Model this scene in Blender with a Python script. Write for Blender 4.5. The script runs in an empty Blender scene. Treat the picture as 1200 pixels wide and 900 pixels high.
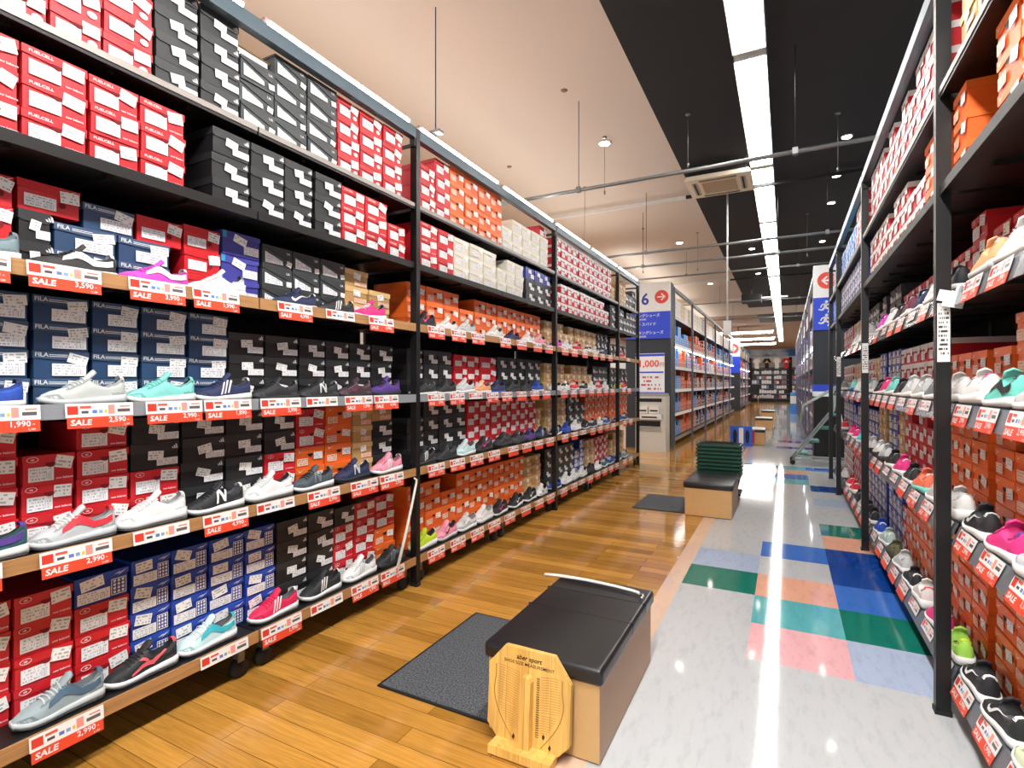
import bpy, bmesh, math, random
from mathutils import Matrix, Vector
random.seed(7)
SC = bpy.context.scene
COL = SC.collection
PI = math.pi
R90 = PI/2

# ------------------------------------------------------------------ materials
def lin(c):
    return tuple((v/255/12.92 if v/255 <= .04045 else ((v/255+.055)/1.055)**2.4) for v in c)

def new_mat(name):
    m = bpy.data.materials.new(name); m.use_nodes = True
    nt = m.node_tree
    return m, nt, nt.nodes['Principled BSDF']

ORD = 'first second third fourth fifth sixth seventh eighth ninth tenth eleventh twelfth thirteenth fourteenth fifteenth sixteenth seventeenth eighteenth nineteenth'.split()
for tens, tie in (('twenty', 'twentieth'), ('thirty', 'thirtieth'), ('forty', 'fortieth'), ('fifty', 'fiftieth'), ('sixty', 'sixtieth')):
    ORD += [tie]+[tens+'-'+ORD[k] for k in range(9)]
MATS = {}
def M(name, rgb, rough=.5, metal=0.0, var=0.0, spec=.5, coat=0.0):
    """plain surface with a little procedural variation"""
    if name in MATS: return MATS[name]
    m, nt, b = new_mat(name)
    c = lin(rgb)
    b.inputs['Roughness'].default_value = rough
    b.inputs['Metallic'].default_value = metal
    b.inputs['Specular IOR Level'].default_value = spec
    b.inputs['Coat Weight'].default_value = coat
    n = nt.nodes.new('ShaderNodeTexNoise'); n.inputs['Scale'].default_value = 22
    tc = nt.nodes.new('ShaderNodeTexCoord'); nt.links.new(tc.outputs['Object'], n.inputs['Vector'])
    mx = nt.nodes.new('ShaderNodeMix'); mx.data_type = 'RGBA'
    v = var or .06
    mx.inputs[6].default_value = (*[x*(1-v) for x in c], 1)
    mx.inputs[7].default_value = (*[min(1, x*(1+v)) for x in c], 1)
    nt.links.new(n.outputs['Fac'], mx.inputs[0])
    nt.links.new(mx.outputs[2], b.inputs['Base Color'])
    MATS[name] = m
    return m

def emit(name, rgb, strength):
    m, nt, b = new_mat(name)
    b.inputs['Base Color'].default_value = (*lin(rgb), 1)
    b.inputs['Emission Color'].default_value = (*lin(rgb), 1)
    b.inputs['Emission Strength'].default_value = strength
    MATS[name] = m
    return m

class NT:
    """small helper for writing node maths"""
    def __init__(s, nt): s.nt = nt
    def math(s, op, a, b=None, c=None):
        n = s.nt.nodes.new('ShaderNodeMath'); n.operation = op
        for i, v in enumerate((a, b, c)):
            if v is None: continue
            if isinstance(v, (int, float)): n.inputs[i].default_value = v
            else: s.nt.links.new(v, n.inputs[i])
        return n.outputs[0]
    def mix(s, f, a, b):
        n = s.nt.nodes.new('ShaderNodeMix'); n.data_type = 'RGBA'
        for i, v in ((0, f), (6, a), (7, b)):
            if isinstance(v, (int, float)): n.inputs[i].default_value = v
            elif isinstance(v, tuple): n.inputs[i].default_value = (*v, 1)
            else: s.nt.links.new(v, n.inputs[i])
        return n.outputs[2]

def printed(name, paper, ink, cols, rows, dens, bar=True, rough=.45):
    """paper printed with short lines of type and a barcode block (by UV)"""
    m, nt, b = new_mat(name); h = NT(nt)
    uv = nt.nodes.new('ShaderNodeUVMap'); sp = nt.nodes.new('ShaderNodeSeparateXYZ')
    nt.links.new(uv.outputs[0], sp.inputs[0]); u, v = sp.outputs[0], sp.outputs[1]
    fu = h.math('FLOOR', h.math('MULTIPLY', u, cols)); fv = h.math('FLOOR', h.math('MULTIPLY', v, rows))
    oi = nt.nodes.new('ShaderNodeObjectInfo')
    cb = nt.nodes.new('ShaderNodeCombineXYZ')
    nt.links.new(fu, cb.inputs[0]); nt.links.new(fv, cb.inputs[1]); nt.links.new(h.math('MULTIPLY', oi.outputs['Random'], 50), cb.inputs[2])
    wn = nt.nodes.new('ShaderNodeTexWhiteNoise'); nt.links.new(cb.outputs[0], wn.inputs['Vector'])
    odd = h.math('GREATER_THAN', h.math('FRACT', h.math('MULTIPLY', v, rows/2)), .5)
    on = h.math('MULTIPLY', odd, h.math('GREATER_THAN', wn.outputs['Value'], 1-dens))
    if bar:
        wb = nt.nodes.new('ShaderNodeTexWhiteNoise'); wb.noise_dimensions = '1D'
        nt.links.new(h.math('FLOOR', h.math('MULTIPLY', u, 70)), wb.inputs['W'])
        inb = h.math('MULTIPLY', h.math('COMPARE', u, .80, .13), h.math('COMPARE', v, .34, .2))
        bars = h.math('GREATER_THAN', wb.outputs['Value'], .5)
        on = h.math('ADD', h.math('MULTIPLY', on, h.math('SUBTRACT', 1, inb)), h.math('MULTIPLY', inb, bars))
    mar = h.math('MULTIPLY', h.math('COMPARE', u, .5, .44), h.math('COMPARE', v, .5, .40))
    on = h.math('MULTIPLY', on, mar)
    nt.links.new(h.mix(on, lin(paper), lin(ink)), b.inputs['Base Color'])
    b.inputs['Roughness'].default_value = rough
    MATS[name] = m
    return m

def card_print(name):
    """white price card: red square at one end, thin red, blue and yellow fields, grey figures"""
    m, nt, b = new_mat(name); h = NT(nt)
    uv = nt.nodes.new('ShaderNodeUVMap'); sp = nt.nodes.new('ShaderNodeSeparateXYZ')
    nt.links.new(uv.outputs[0], sp.inputs[0]); u, v = sp.outputs[0], sp.outputs[1]
    box = lambda uc, ud, vc, vd: h.math('MULTIPLY', h.math('COMPARE', u, uc, ud), h.math('COMPARE', v, vc, vd))
    col = lin((238, 236, 234))
    for f, c in ((box(.10, .075, .5, .33), (214, 62, 48)), (box(.28, .08, .72, .10), (222, 84, 66)), (box(.66, .05, .5, .36), (235, 150, 140)),
                 (box(.41, .035, .36, .13), (90, 120, 190)), (box(.50, .03, .36, .13), (120, 160, 205)), (box(.575, .02, .36, .13), (225, 190, 70)),
                 (box(.27, .05, .34, .10), (70, 70, 75)), (box(.85, .10, .40, .13), (90, 88, 90)), (box(.87, .08, .72, .06), (225, 130, 120))):
        col = h.mix(f, col, lin(c))
    nt.links.new(col, b.inputs['Base Color']); b.inputs['Roughness'].default_value = .3
    MATS[name] = m
    return m

def wood(name, c1, c2, plank_len, plank_w, rough, gap=.0025, along_x=True, grain=(1.2, 22, 6), coat=0.0):
    m, nt, b = new_mat(name); h = NT(nt)
    tc = nt.nodes.new('ShaderNodeTexCoord')
    br = nt.nodes.new('ShaderNodeTexBrick'); nt.links.new(tc.outputs['Object'], br.inputs['Vector'])
    br.offset = .37; br.inputs['Scale'].default_value = 1
    br.inputs['Brick Width'].default_value = plank_len; br.inputs['Row Height'].default_value = plank_w
    br.inputs['Mortar Size'].default_value = gap; br.inputs['Mortar Smooth'].default_value = .2; br.inputs['Bias'].default_value = 0
    br.inputs['Color1'].default_value = (*lin(c1), 1); br.inputs['Color2'].default_value = (*lin(c2), 1)
    br.inputs['Mortar'].default_value = (*[x*.30 for x in lin(c2)], 1)
    mp = nt.nodes.new('ShaderNodeMapping'); nt.links.new(tc.outputs['Object'], mp.inputs[0]); mp.inputs['Scale'].default_value = grain
    n = nt.nodes.new('ShaderNodeTexNoise'); n.inputs['Scale'].default_value = 2; n.inputs['Detail'].default_value = 6; n.inputs['Distortion'].default_value = 1.6
    nt.links.new(mp.outputs[0], n.inputs['Vector'])
    fac = h.math('MULTIPLY_ADD', n.outputs['Fac'], 1.1, .52)
    mx = nt.nodes.new('ShaderNodeVectorMath'); mx.operation = 'SCALE'
    nt.links.new(br.outputs['Color'], mx.inputs[0]); nt.links.new(fac, mx.inputs['Scale'])
    nt.links.new(mx.outputs[0], b.inputs['Base Color'])
    b.inputs['Roughness'].default_value = rough; b.inputs['Coat Weight'].default_value = coat; b.inputs['Coat Roughness'].default_value = .08
    n2 = nt.nodes.new('ShaderNodeTexNoise'); n2.inputs['Scale'].default_value = 9; nt.links.new(tc.outputs['Object'], n2.inputs['Vector'])
    bp = nt.nodes.new('ShaderNodeBump'); bp.inputs['Strength'].default_value = .04; bp.inputs['Distance'].default_value = .02
    nt.links.new(n2.outputs['Fac'], bp.inputs['Height']); nt.links.new(bp.outputs[0], b.inputs['Normal'])
    MATS[name] = m
    return m

def vinyl(name, rgb, vein=.10, rough=.065):
    """polished vinyl tile with soft streaky veins"""
    m, nt, b = new_mat(name); h = NT(nt)
    tc = nt.nodes.new('ShaderNodeTexCoord'); mp = nt.nodes.new('ShaderNodeMapping')
    mp.inputs['Rotation'].default_value = (0, 0, .9); mp.inputs['Scale'].default_value = (16, 5, 1)
    nt.links.new(tc.outputs['Object'], mp.inputs[0])
    n = nt.nodes.new('ShaderNodeTexNoise'); n.inputs['Scale'].default_value = 1.6; n.inputs['Detail'].default_value = 8; n.inputs['Roughness'].default_value = .65
    nt.links.new(mp.outputs[0], n.inputs['Vector'])
    c = lin(rgb)
    r = nt.nodes.new('ShaderNodeValToRGB'); r.color_ramp.elements[0].position = .25; r.color_ramp.elements[1].position = .50
    r.color_ramp.elements[0].color = (*[x*(1-2.2*vein) for x in c], 1); r.color_ramp.elements[1].color = (*c, 1)
    nt.links.new(n.outputs['Fac'], r.inputs[0]); nt.links.new(r.outputs[0], b.inputs['Base Color'])
    b.inputs['Roughness'].default_value = rough
    n2 = nt.nodes.new('ShaderNodeTexNoise'); n2.inputs['Scale'].default_value = 5; nt.links.new(tc.outputs['Object'], n2.inputs['Vector'])
    bp = nt.nodes.new('ShaderNodeBump'); bp.inputs['Strength'].default_value = .008; bp.inputs['Distance'].default_value = .02
    nt.links.new(n2.outputs['Fac'], bp.inputs['Height']); nt.links.new(bp.outputs[0], b.inputs['Normal'])
    MATS[name] = m
    return m

printed('label', (236, 236, 238), (176, 176, 180), 34, 9, .45)
printed('sticker', (242, 241, 238), (176, 176, 178), 11, 7, .42, bar=False)
printed('label_orange', (240, 205, 182), (205, 120, 80), 18, 7, .5)
printed('poster', (232, 236, 242), (196, 92, 84), 20, 9, .5, bar=False)
printed('tag_tall', (236, 236, 234), (60, 60, 62), 12, 26, .6, bar=False)
card_print('card')
wood('floor_wood', (192, 138, 62), (148, 103, 40), .95, .098, .10, gap=.0013, grain=(1.5, 26, 6))
wood('board_wood', (222, 176, 96), (212, 162, 80), .09, 3, .45, gap=.0006, grain=(16, 16, 1.2))
wood('strip_wood', (172, 128, 82), (160, 116, 72), 3, 3, .5, gap=.0001, grain=(30, 1.2, 30))
vinyl('tile_white', (188, 190, 192), .08)
vinyl('tile_green', (24, 112, 96)); vinyl('tile_dblue', (18, 62, 140)); vinyl('tile_blue', (58, 108, 190)); vinyl('tile_pale', (168, 182, 206), .1)
vinyl('tile_peach', (222, 164, 138), .1); vinyl('tile_teal', (88, 168, 174)); vinyl('tile_pink', (226, 172, 176), .1); vinyl('tile_purple', (88, 84, 160)); vinyl('tile_trim', (216, 184, 160), .06)
M('ceiling_beige', (216, 202, 188), .9, var=.02); M('ceiling_black', (26, 26, 28), .8); M('ceiling_brown', (150, 120, 96), .9)
M('black_metal', (13, 13, 14), .40); M('beam_grey', (84, 100, 110), .32, .35); M('shelf_black', (13, 12, 13), .45); M('shelf_lip', (150, 142, 136), .35, .4)
M('back_black', (12, 12, 13), .8); M('fixture_beige', (150, 128, 120), .6); M('ac_cream', (226, 212, 186), .6); M('rail_left', (142, 147, 153), .18); M('rail_clear', (104, 108, 114), .2); M('rubber', (16, 16, 17), .6); M('chrome', (190, 192, 196), .22, .9)
M('white_metal', (225, 224, 220), .45); M('grey_metal', (122, 124, 124), .35, .5)
BOXC = {'N': ((206, 34, 44), (198, 28, 38)), 'P': ((208, 26, 38), (196, 22, 34)), 'F': ((36, 66, 102), (62, 86, 116)), 'A': ((28, 29, 31), (42, 44, 46)),
        'U': ((60, 65, 67), (50, 54, 56)), 'M': ((30, 62, 158), (40, 76, 176)), 'O': ((236, 102, 32), (240, 112, 40)), 'K': ((188, 150, 92), (214, 178, 120)),
        'V': ((58, 58, 148), (64, 66, 158)), 'W': ((224, 218, 200), (230, 226, 212)), 'R': ((206, 30, 44), (232, 226, 226)), 'B': ((52, 132, 212), (80, 160, 226)), 'G': ((44, 46, 52), (58, 60, 66))}
for k, (a, b) in BOXC.items():
    M('box_'+k, a, .42, var=.05); M('lid_'+k, b, .42, var=.05)
M('hole', (120, 10, 18), .8); M('dark', (14, 14, 15), .7); M('white', (238, 238, 236), .5); M('print_white', (232, 232, 232), .5); M('print_red', (180, 30, 34), .5)
M('sale_red', (226, 74, 46), .4); M('cyan', (40, 150, 190), .4); M('print_grey', (70, 72, 74), .5); M('print_blue', (40, 60, 170), .4)
M('cushion', (25, 25, 27), .32, var=.04); M('laminate', (206, 164, 108), .5); M('laminate_brown', (186, 146, 112), .45)
def carpet(name, a, b):
    m, nt, bs = new_mat(name); h = NT(nt)
    tc = nt.nodes.new('ShaderNodeTexCoord'); n = nt.nodes.new('ShaderNodeTexNoise'); n.inputs['Scale'].default_value = 130; n.inputs['Detail'].default_value = 3
    nt.links.new(tc.outputs['Object'], n.inputs['Vector'])
    r = nt.nodes.new('ShaderNodeValToRGB'); r.color_ramp.elements[0].position = .38; r.color_ramp.elements[1].position = .66
    r.color_ramp.elements[0].color = (*lin(a), 1); r.color_ramp.elements[1].color = (*lin(b), 1)
    nt.links.new(n.outputs['Fac'], r.inputs[0]); nt.links.new(r.outputs[0], bs.inputs['Base Color']); bs.inputs['Roughness'].default_value = .95
    bp = nt.nodes.new('ShaderNodeBump'); bp.inputs['Strength'].default_value = .5; bp.inputs['Distance'].default_value = .004
    nt.links.new(n.outputs['Fac'], bp.inputs['Height']); nt.links.new(bp.outputs[0], bs.inputs['Normal'])
    MATS[name] = m
carpet('mat_pile', (46, 49, 54), (98, 101, 106))
def sky_mural():
    m, nt, b = new_mat('mural'); tc = nt.nodes.new('ShaderNodeTexCoord')
    n = nt.nodes.new('ShaderNodeTexNoise'); n.inputs['Scale'].default_value = .9; n.inputs['Detail'].default_value = 6
    nt.links.new(tc.outputs['Object'], n.inputs['Vector'])
    r = nt.nodes.new('ShaderNodeValToRGB'); r.color_ramp.elements[0].position = .48; r.color_ramp.elements[1].position = .72
    r.color_ramp.elements[0].color = (*lin((44, 104, 170)), 1); r.color_ramp.elements[1].color = (*lin((222, 232, 240)), 1)
    nt.links.new(n.outputs['Fac'], r.inputs[0]); nt.links.new(r.outputs[0], b.inputs['Base Color']); MATS['mural'] = m
sky_mural()
emit('tube', (255, 252, 247), 33); emit('tube_rack', (255, 252, 248), 24); emit('downlight', (255, 244, 226), 40); emit('led', (255, 252, 248), 14)

# ------------------------------------------------------------------ mesh building
class G:
    """collects faces (with a material name each) into ONE mesh"""
    def __init__(s): s.v = []; s.f = []; s.m = []; s.uv = {}; s.smooth = []
    def face(s, pts, mat, uv=None, sm=False):
        b = len(s.v); s.v += [tuple(p) for p in pts]; s.f.append(tuple(range(b, b+len(pts)))); s.m.append(mat); s.smooth.append(sm)
        if uv: s.uv[len(s.f)-1] = uv
    def mesh(s, vs, fs, mat, sm=False, mats=None):
        b = len(s.v); s.v += [tuple(p) for p in vs]
        for i, f in enumerate(fs):
            s.f.append(tuple(b+k for k in f)); s.m.append(mats[i] if mats else mat); s.smooth.append(sm)
    def box(s, a, b, mat):
        (x0, y0, z0), (x1, y1, z1) = a, b
        s.mesh([(x0, y0, z0), (x1, y0, z0), (x1, y1, z0), (x0, y1, z0), (x0, y0, z1), (x1, y0, z1), (x1, y1, z1), (x0, y1, z1)],
               [(0, 3, 2, 1), (4, 5, 6, 7), (0, 1, 5, 4), (1, 2, 6, 5), (2, 3, 7, 6), (3, 0, 4, 7)], mat)
        return s
    def prism(s, prof, y0, y1, mat):
        """profile in x,z extruded along y; counter-clockwise seen from -y"""
        n = len(prof)
        s.mesh([(x, y0, z) for x, z in prof] + [(x, y1, z) for x, z in prof],
               [tuple(range(n)), tuple(range(2*n-1, n-1, -1))] + [(i, n+i, n+(i+1) % n, (i+1) % n) for i in range(n)], mat)
        return s
    def tube(s, pts, r, mat, n=8, cap=True, sm=True):
        pts = [Vector(p) for p in pts]; rs = r if isinstance(r, (list, tuple)) else [r]*len(pts)
        vs = []; up0 = None
        for i, p in enumerate(pts):
            d = (pts[min(i+1, len(pts)-1)] - pts[max(i-1, 0)]).normalized()
            if up0 is None:
                up0 = Vector((0, 0, 1)) if abs(d.z) < .9 else Vector((1, 0, 0))
            a = d.cross(up0).normalized(); b = a.cross(d).normalized(); up0 = b
            for k in range(n):
                t = 2*PI*k/n; vs.append(p + a*math.cos(t)*rs[i] + b*math.sin(t)*rs[i])
        fs = [(i*n+k, i*n+(k+1) % n, (i+1)*n+(k+1) % n, (i+1)*n+k) for i in range(len(pts)-1) for k in range(n)]
        if cap: fs += [tuple(range(n-1, -1, -1)), tuple(range((len(pts)-1)*n, len(pts)*n))]
        s.mesh(vs, fs, mat, sm)
        return s
    def quad(s, x0, x1, z0, z1, y, mat, tilt=0.0):
        cx, cz = (x0+x1)/2, (z0+z1)/2; c, q = math.cos(tilt), math.sin(tilt)
        P = [(cx+(x-cx)*c-(z-cz)*q, y, cz+(x-cx)*q+(z-cz)*c) for x, z in ((x0, z0), (x1, z0), (x1, z1), (x0, z1))]
        s.face(P, mat, [(0, 0), (1, 0), (1, 1), (0, 1)])
        return s
    def disc(s, c, r, y, mat, n=16, a0=0, a1=2*PI, rx=None):
        P = [(c[0]+(rx or r)*math.cos(a0+(a1-a0)*i/n), y, c[1]+r*math.sin(a0+(a1-a0)*i/n)) for i in range(n if a1-a0 > 6.2 else n+1)]
        s.face(P, mat); return s
    def add(s, g, mx):
        b = len(s.v); k = len(s.f)
        s.v += [tuple(mx @ Vector(p)) for p in g.v]; s.f += [tuple(b+i for i in f) for f in g.f]; s.m += g.m; s.smooth += g.smooth
        for i, u in g.uv.items(): s.uv[k+i] = u
        return s
    def build(s, name):
        me = bpy.data.meshes.new(name); me.from_pydata(s.v, [], s.f)
        names = list(dict.fromkeys(s.m))
        for n in names: me.materials.append(MATS[n])
        ix = {n: i for i, n in enumerate(names)}
        me.polygons.foreach_set('material_index', [ix[n] for n in s.m])
        me.polygons.foreach_set('use_smooth', s.smooth)
        if s.uv:
            ul = me.uv_layers.new(name='UVMap')
            for i, u in s.uv.items():
                for j, li in enumerate(me.polygons[i].loop_indices): ul.data[li].uv = u[j]
        me.update()
        return me

def O(name, data, parent=None, loc=(0, 0, 0), rot=(0, 0, 0)):
    """link ONE object; data is a G, a mesh or None (an Empty)"""
    if isinstance(data, G): data = data.build(name)
    o = bpy.data.objects.new(name, data); COL.objects.link(o)
    if parent is not None: o.parent = parent
    o.location = loc; o.rotation_euler = rot
    return o
def tag(o, label, cat, group=None, kind=None):
    o['label'] = label; o['category'] = cat
    if group: o['group'] = group
    if kind: o['kind'] = kind
    return o
def struct(o): o['kind'] = 'structure'; return o

TXT = {}
def text_geo(s, size, mat, align='CENTER', bold=0.0, shear=0.0, sx=1.0):
    """lettering as flat faces in the x,z plane facing -y"""
    key = (s, align, bold, shear)
    if key not in TXT:
        cu = bpy.data.curves.new('lettering', 'FONT'); cu.body = s; cu.size = 1; cu.align_x = align; cu.align_y = 'CENTER'; cu.offset = bold; cu.shear = shear; cu.resolution_u = 2
        ob = bpy.data.objects.new('lettering', cu); COL.objects.link(ob)
        dg = bpy.context.evaluated_depsgraph_get(); me = bpy.data.meshes.new_from_object(ob.evaluated_get(dg))
        TXT[key] = ([tuple(v.co) for v in me.vertices], [tuple(p.vertices) for p in me.polygons])
        bpy.data.objects.remove(ob); bpy.data.curves.remove(cu); bpy.data.meshes.remove(me)
    vs, fs = TXT[key]; g = G()
    g.mesh([(x*size*sx, 0, y*size) for x, y, z in vs], fs, mat)
    return g
def at(g, x, y, z, rot=0.0):
    return G().add(g, Matrix.Translation((x, y, z)) @ Matrix.Rotation(-rot, 4, 'Y'))

# ------------------------------------------------------------------ camera
CAMH = 1.35
cam = bpy.data.objects.new('camera', bpy.data.cameras.new('camera')); COL.objects.link(cam)
cam.data.sensor_width = 36; cam.data.lens = 620*36/1200; cam.data.clip_end = 200; cam.data.clip_start = .05
cam.location = (0, 0, CAMH); cam.rotation_euler = (R90, 0, math.radians(27.37))
SC.camera = cam

# ------------------------------------------------------------------ the setting
CEIL = 4.05
g = G(); g.face([(-9, -7, 0), (-.74, -7, 0), (-.74, 39, 0), (-9, 39, 0)], 'floor_wood'); g.face([(-9, 39, 0), (9, 39, 0), (9, 47, 0), (-9, 47, 0)], 'floor_wood')
struct(O('floor', g))
g = G(); g.face([(-.74, -7, 0), (-.63, -7, 0), (-.63, 39, 0), (-.74, 39, 0)], 'tile_trim')
struct(O('trim_1', g))
XC = [-.63, -.177, .282, .741]
PATCH = {(0, 2): 'green', (0, 3): 'pale', (1, 0): 'pink', (1, 1): 'teal', (1, 2): 'peach', (1, 4): 'blue', (2, 0): 'pale', (2, 1): 'green', (2, 2): 'blue', (2, 3): 'dblue', (2, 4): 'dblue',
         (2, 5): 'peach', (2, 6): 'green', (2, 9): 'pale', (2, 11): 'dblue', (1, 12): 'teal', (1, 13): 'blue', (1, 14): 'peach', (1, 15): 'teal', (2, 15): 'blue', (0, 15): 'green', (2, 19): 'dblue',
         (1, 22): 'purple', (2, 22): 'purple', (1, 25): 'purple', (2, 25): 'purple', (0, 27): 'teal', (2, 28): 'blue', (2, 33): 'blue', (1, 35): 'teal', (0, 35): 'pale', (2, 37): 'dblue', (1, 43): 'pale', (2, 44): 'blue',
         (0, 46): 'green', (1, 52): 'pale', (2, 56): 'blue'}
g = G(); y = 2.85
def cell(x0, x1, y0, y1, mt): g.face([(x0, y0, 0), (x1, y0, 0), (x1, y1, 0), (x0, y1, 0)], mt)
cell(-.63, 9, -7, 2.85, 'tile_white'); cell(.741, 9, 2.85, 39, 'tile_white')
k = 0
while y < 39:
    y1 = min(y+.4355, 39)
    for c in range(3): cell(XC[c], XC[c+1], y, y1, 'tile_'+PATCH.get((c, k), 'white'))
    y = y1; k += 1
struct(O('floor_aisle', g))
g = G()
def ceil(x0, x1, y0, y1, mt, z=CEIL): g.face([(x0, y0, z), (x0, y1, z), (x1, y1, z), (x1, y0, z)], mt)
ceil(-9, -1.167, -7, 20.5, 'ceiling_beige'); ceil(-1.167, 9, -7, 20.5, 'ceiling_black')
ceil(-9, 9, 20.5, 22.6, 'ceiling_beige', CEIL); ceil(-9, -1.0, 22.6, 25.8, 'ceiling_brown'); ceil(-1.0, 9, 22.6, 25.8, 'ceiling_black'); ceil(-9, 9, 25.8, 47, 'ceiling_brown')
struct(O('ceiling', g))
g = G(); g.box((-9, 45, 0), (9, 45.2, CEIL), 'white_metal'); struct(O('wall_back', g))
g = G(); g.box((-9.2, -7, 0), (-9, 47, CEIL), 'white_metal'); struct(O('wall_left', g))
g = G(); g.box((9, -7, 0), (9.2, 47, CEIL), 'white_metal'); struct(O('wall_right', g))

# ------------------------------------------------------------------ ceiling fittings
def strip_light(y, i):
    t = O('ceiling_light', None, loc=(-.26, y, CEIL))
    tag(t, 'open white strip light of three tubes, %s along the black ceiling' % ORD[i], 'ceiling light', 'strip lights over the aisle')
    g = G(); L = 1.2; w = .125
    g.box((-w, -L, -.012), (w, L, 0), 'white_metal'); g.box((-w, -L, -.06), (-w+.006, L, -.012), 'white_metal'); g.box((w-.006, -L, -.06), (w, L, -.012), 'white_metal')
    g.box((-w, -L, -.06), (w, -L+.02, -.012), 'white_metal'); g.box((-w, L-.02, -.06), (w, L, -.012), 'white_metal')
    O('housing', g, t)
    for x in (-.078, 0, .078): O('lamp_tube', G().tube([(x, -L+.05, -.035), (x, L-.05, -.035)], .02, 'tube', 8), t)
for i in range(14): strip_light(3.41+2.475*i, i)
# the same row goes on behind the viewer: an unseen plain lamp there
def lamp(name, loc, sx, sy, e):
    l = bpy.data.lights.new(name, 'AREA'); l.shape = 'RECTANGLE'; l.size = sx; l.size_y = sy; l.energy = e; l.color = (1, .985, .96)
    o = bpy.data.objects.new(name, l); COL.objects.link(o); o.location = loc
    return o
lamp('aisle_lamp', (-.26, -1.2, 3.98), .25, 6.5, 420)
for y in (2, 10, 18): lamp('neighbour_aisle_fill', (-4.9, y, 3.98), .25, 7, 200); lamp('neighbour_aisle_fill', (3.7, y, 3.98), .25, 7, 130)  # unseen lamps added over the next aisles as side fill
for y in (31, 40): lamp('unseen_hall_lamp', (-5, y, 3.95), 4, .4, 260); lamp('unseen_hall_lamp', (5, y, 3.95), 4, .4, 260)  # unseen area lamps set wide, clear of the aisle tile's mirror reflection

# unseen uplights added behind the left racks to brighten the ceiling
for y in (1.5, 6.5): 
    l = lamp('ceiling_fill_lamp', (-2.95, y, 3.1), .3, 5, 22); l.rotation_euler = (PI, 0, 0)
for y in (14, 22): 
    l = lamp('ceiling_fill_lamp', (-2.95, y, 3.5), .3, 7, 30); l.rotation_euler = (PI, 0, 0)

def downlight(x, y, lab, s=1.0):
    t = tag(O('downlight', None, loc=(x, y, CEIL)), lab, 'ceiling light', 'recessed downlights')
    rim = G(); rim.tube([(0, 0, -.012), (0, 0, -.001)], .075*s, 'white_metal', 20); O('trim_ring', rim, t)
    b = G(); b.tube([(0, 0, -.016), (0, 0, -.0125)], .058*s, 'downlight', 20); O('bulb', b, t)
downlight(-1.80, 5.73, 'bright round downlight in the beige ceiling, nearest the camera'); downlight(-1.80, 10.42, 'round downlight in the beige ceiling past the first conduit', 1); downlight(-1.80, 15.04, 'farthest round downlight in the beige ceiling', 1)
for i, (x, y) in enumerate(((.59, 6.79), (.58, 7.99), (.60, 9.16), (.61, 11.54), (-.60, 11.54), (-.6, 14.2))): downlight(x, y, 'small downlight in the black ceiling, %s from the camera' % ORD[i], .8)
for x, y, w in ((-1.81, 4.54, 'nearer'), (-3.05, 5.82, 'farther')):
    tag(O('sprinkler_head', G().tube([(0, 0, -.012), (0, 0, 0)], [.02, .032], 'ceiling_brown', 12), loc=(x, y, CEIL)), 'tiny sprinkler disc in the beige ceiling, the %s of two' % w, 'sprinkler')
# cross pipes hung on thin rods
def pipe(y, z, x0, x1, rods, i):
    t = tag(O('cross_pipe', None, loc=(0, y, z)), 'thin grey pipe hung across the aisle on rods, %s from the camera' % ORD[i], 'pipe', 'hung cross pipes')
    O('tube', G().tube([(x0, 0, 0), (x1, 0, 0)], .017, 'grey_metal', 10), t)
    for x in rods:
        r = O('hanger_rod', G().tube([(x, 0, .01), (x, 0, CEIL-z)], .0035, 'black_metal', 6), t)
        O('clamp', G().box((x-.02, -.022, -.02), (x+.02, .022, .03), 'grey_metal'), r)
pipe(4.78, 3.20, -3.4, 1.4, (-1.757, .066), 0); pipe(7.5, 3.2, -3.2, 1.6, (-1.75, .45), 1); pipe(8.35, 3.2, -3.2, 1.6, (-2.0, -.1), 2); pipe(11.2, 3.56, -3.2, 2.5, (-1.8, .2), 3); pipe(15.4, 3.56, -3.2, 2.5, (-1.6, .3), 4); pipe(19.5, 3.56, -3.2, 2.5, (-1.6, .3), 5)
for i, (y, zz) in enumerate(((7.75, 3.98), (14.4, 3.98))):
    t = tag(O('lighting_track', None, loc=(0, y, zz)), 'slim lighting track across the ceiling, %s from the camera' % ORD[i], 'lighting track', 'lighting tracks')
    O('white_rail', G().box((-3.4, -.02, -.02), (-1.25, .02, .02), 'white_metal'), t); O('dark_rail', G().box((-1.25, -.02, -.02), (2.4, .02, .02), 'ceiling_black'), t)
for i, (x, y, z1) in enumerate(((-1.76, 5.6, 3.45), (.46, 6.17, 3.5), (-.87, 5.51, 3.55), (-2.2, 9.2, 3.3), (-1.4, 9.9, 3.4), (.3, 9.6, 3.4), (-2.45, 6.9, 3.2))):
    g = G().tube([(0, 0, z1-CEIL), (0, 0, 0)], .003, 'grey_metal', 6); g.tube([(0, 0, z1-CEIL-.03), (0, 0, z1-CEIL+.01)], .009, 'grey_metal', 8); g.tube([(0, 0, -.01), (0, 0, 0)], .025, 'grey_metal', 10)
    tag(O('hanging_rod', g, loc=(x, y, CEIL)), 'thin bare rod hanging from the ceiling, %s from the camera' % ORD[i], 'hanging rod', 'bare ceiling rods')
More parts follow.
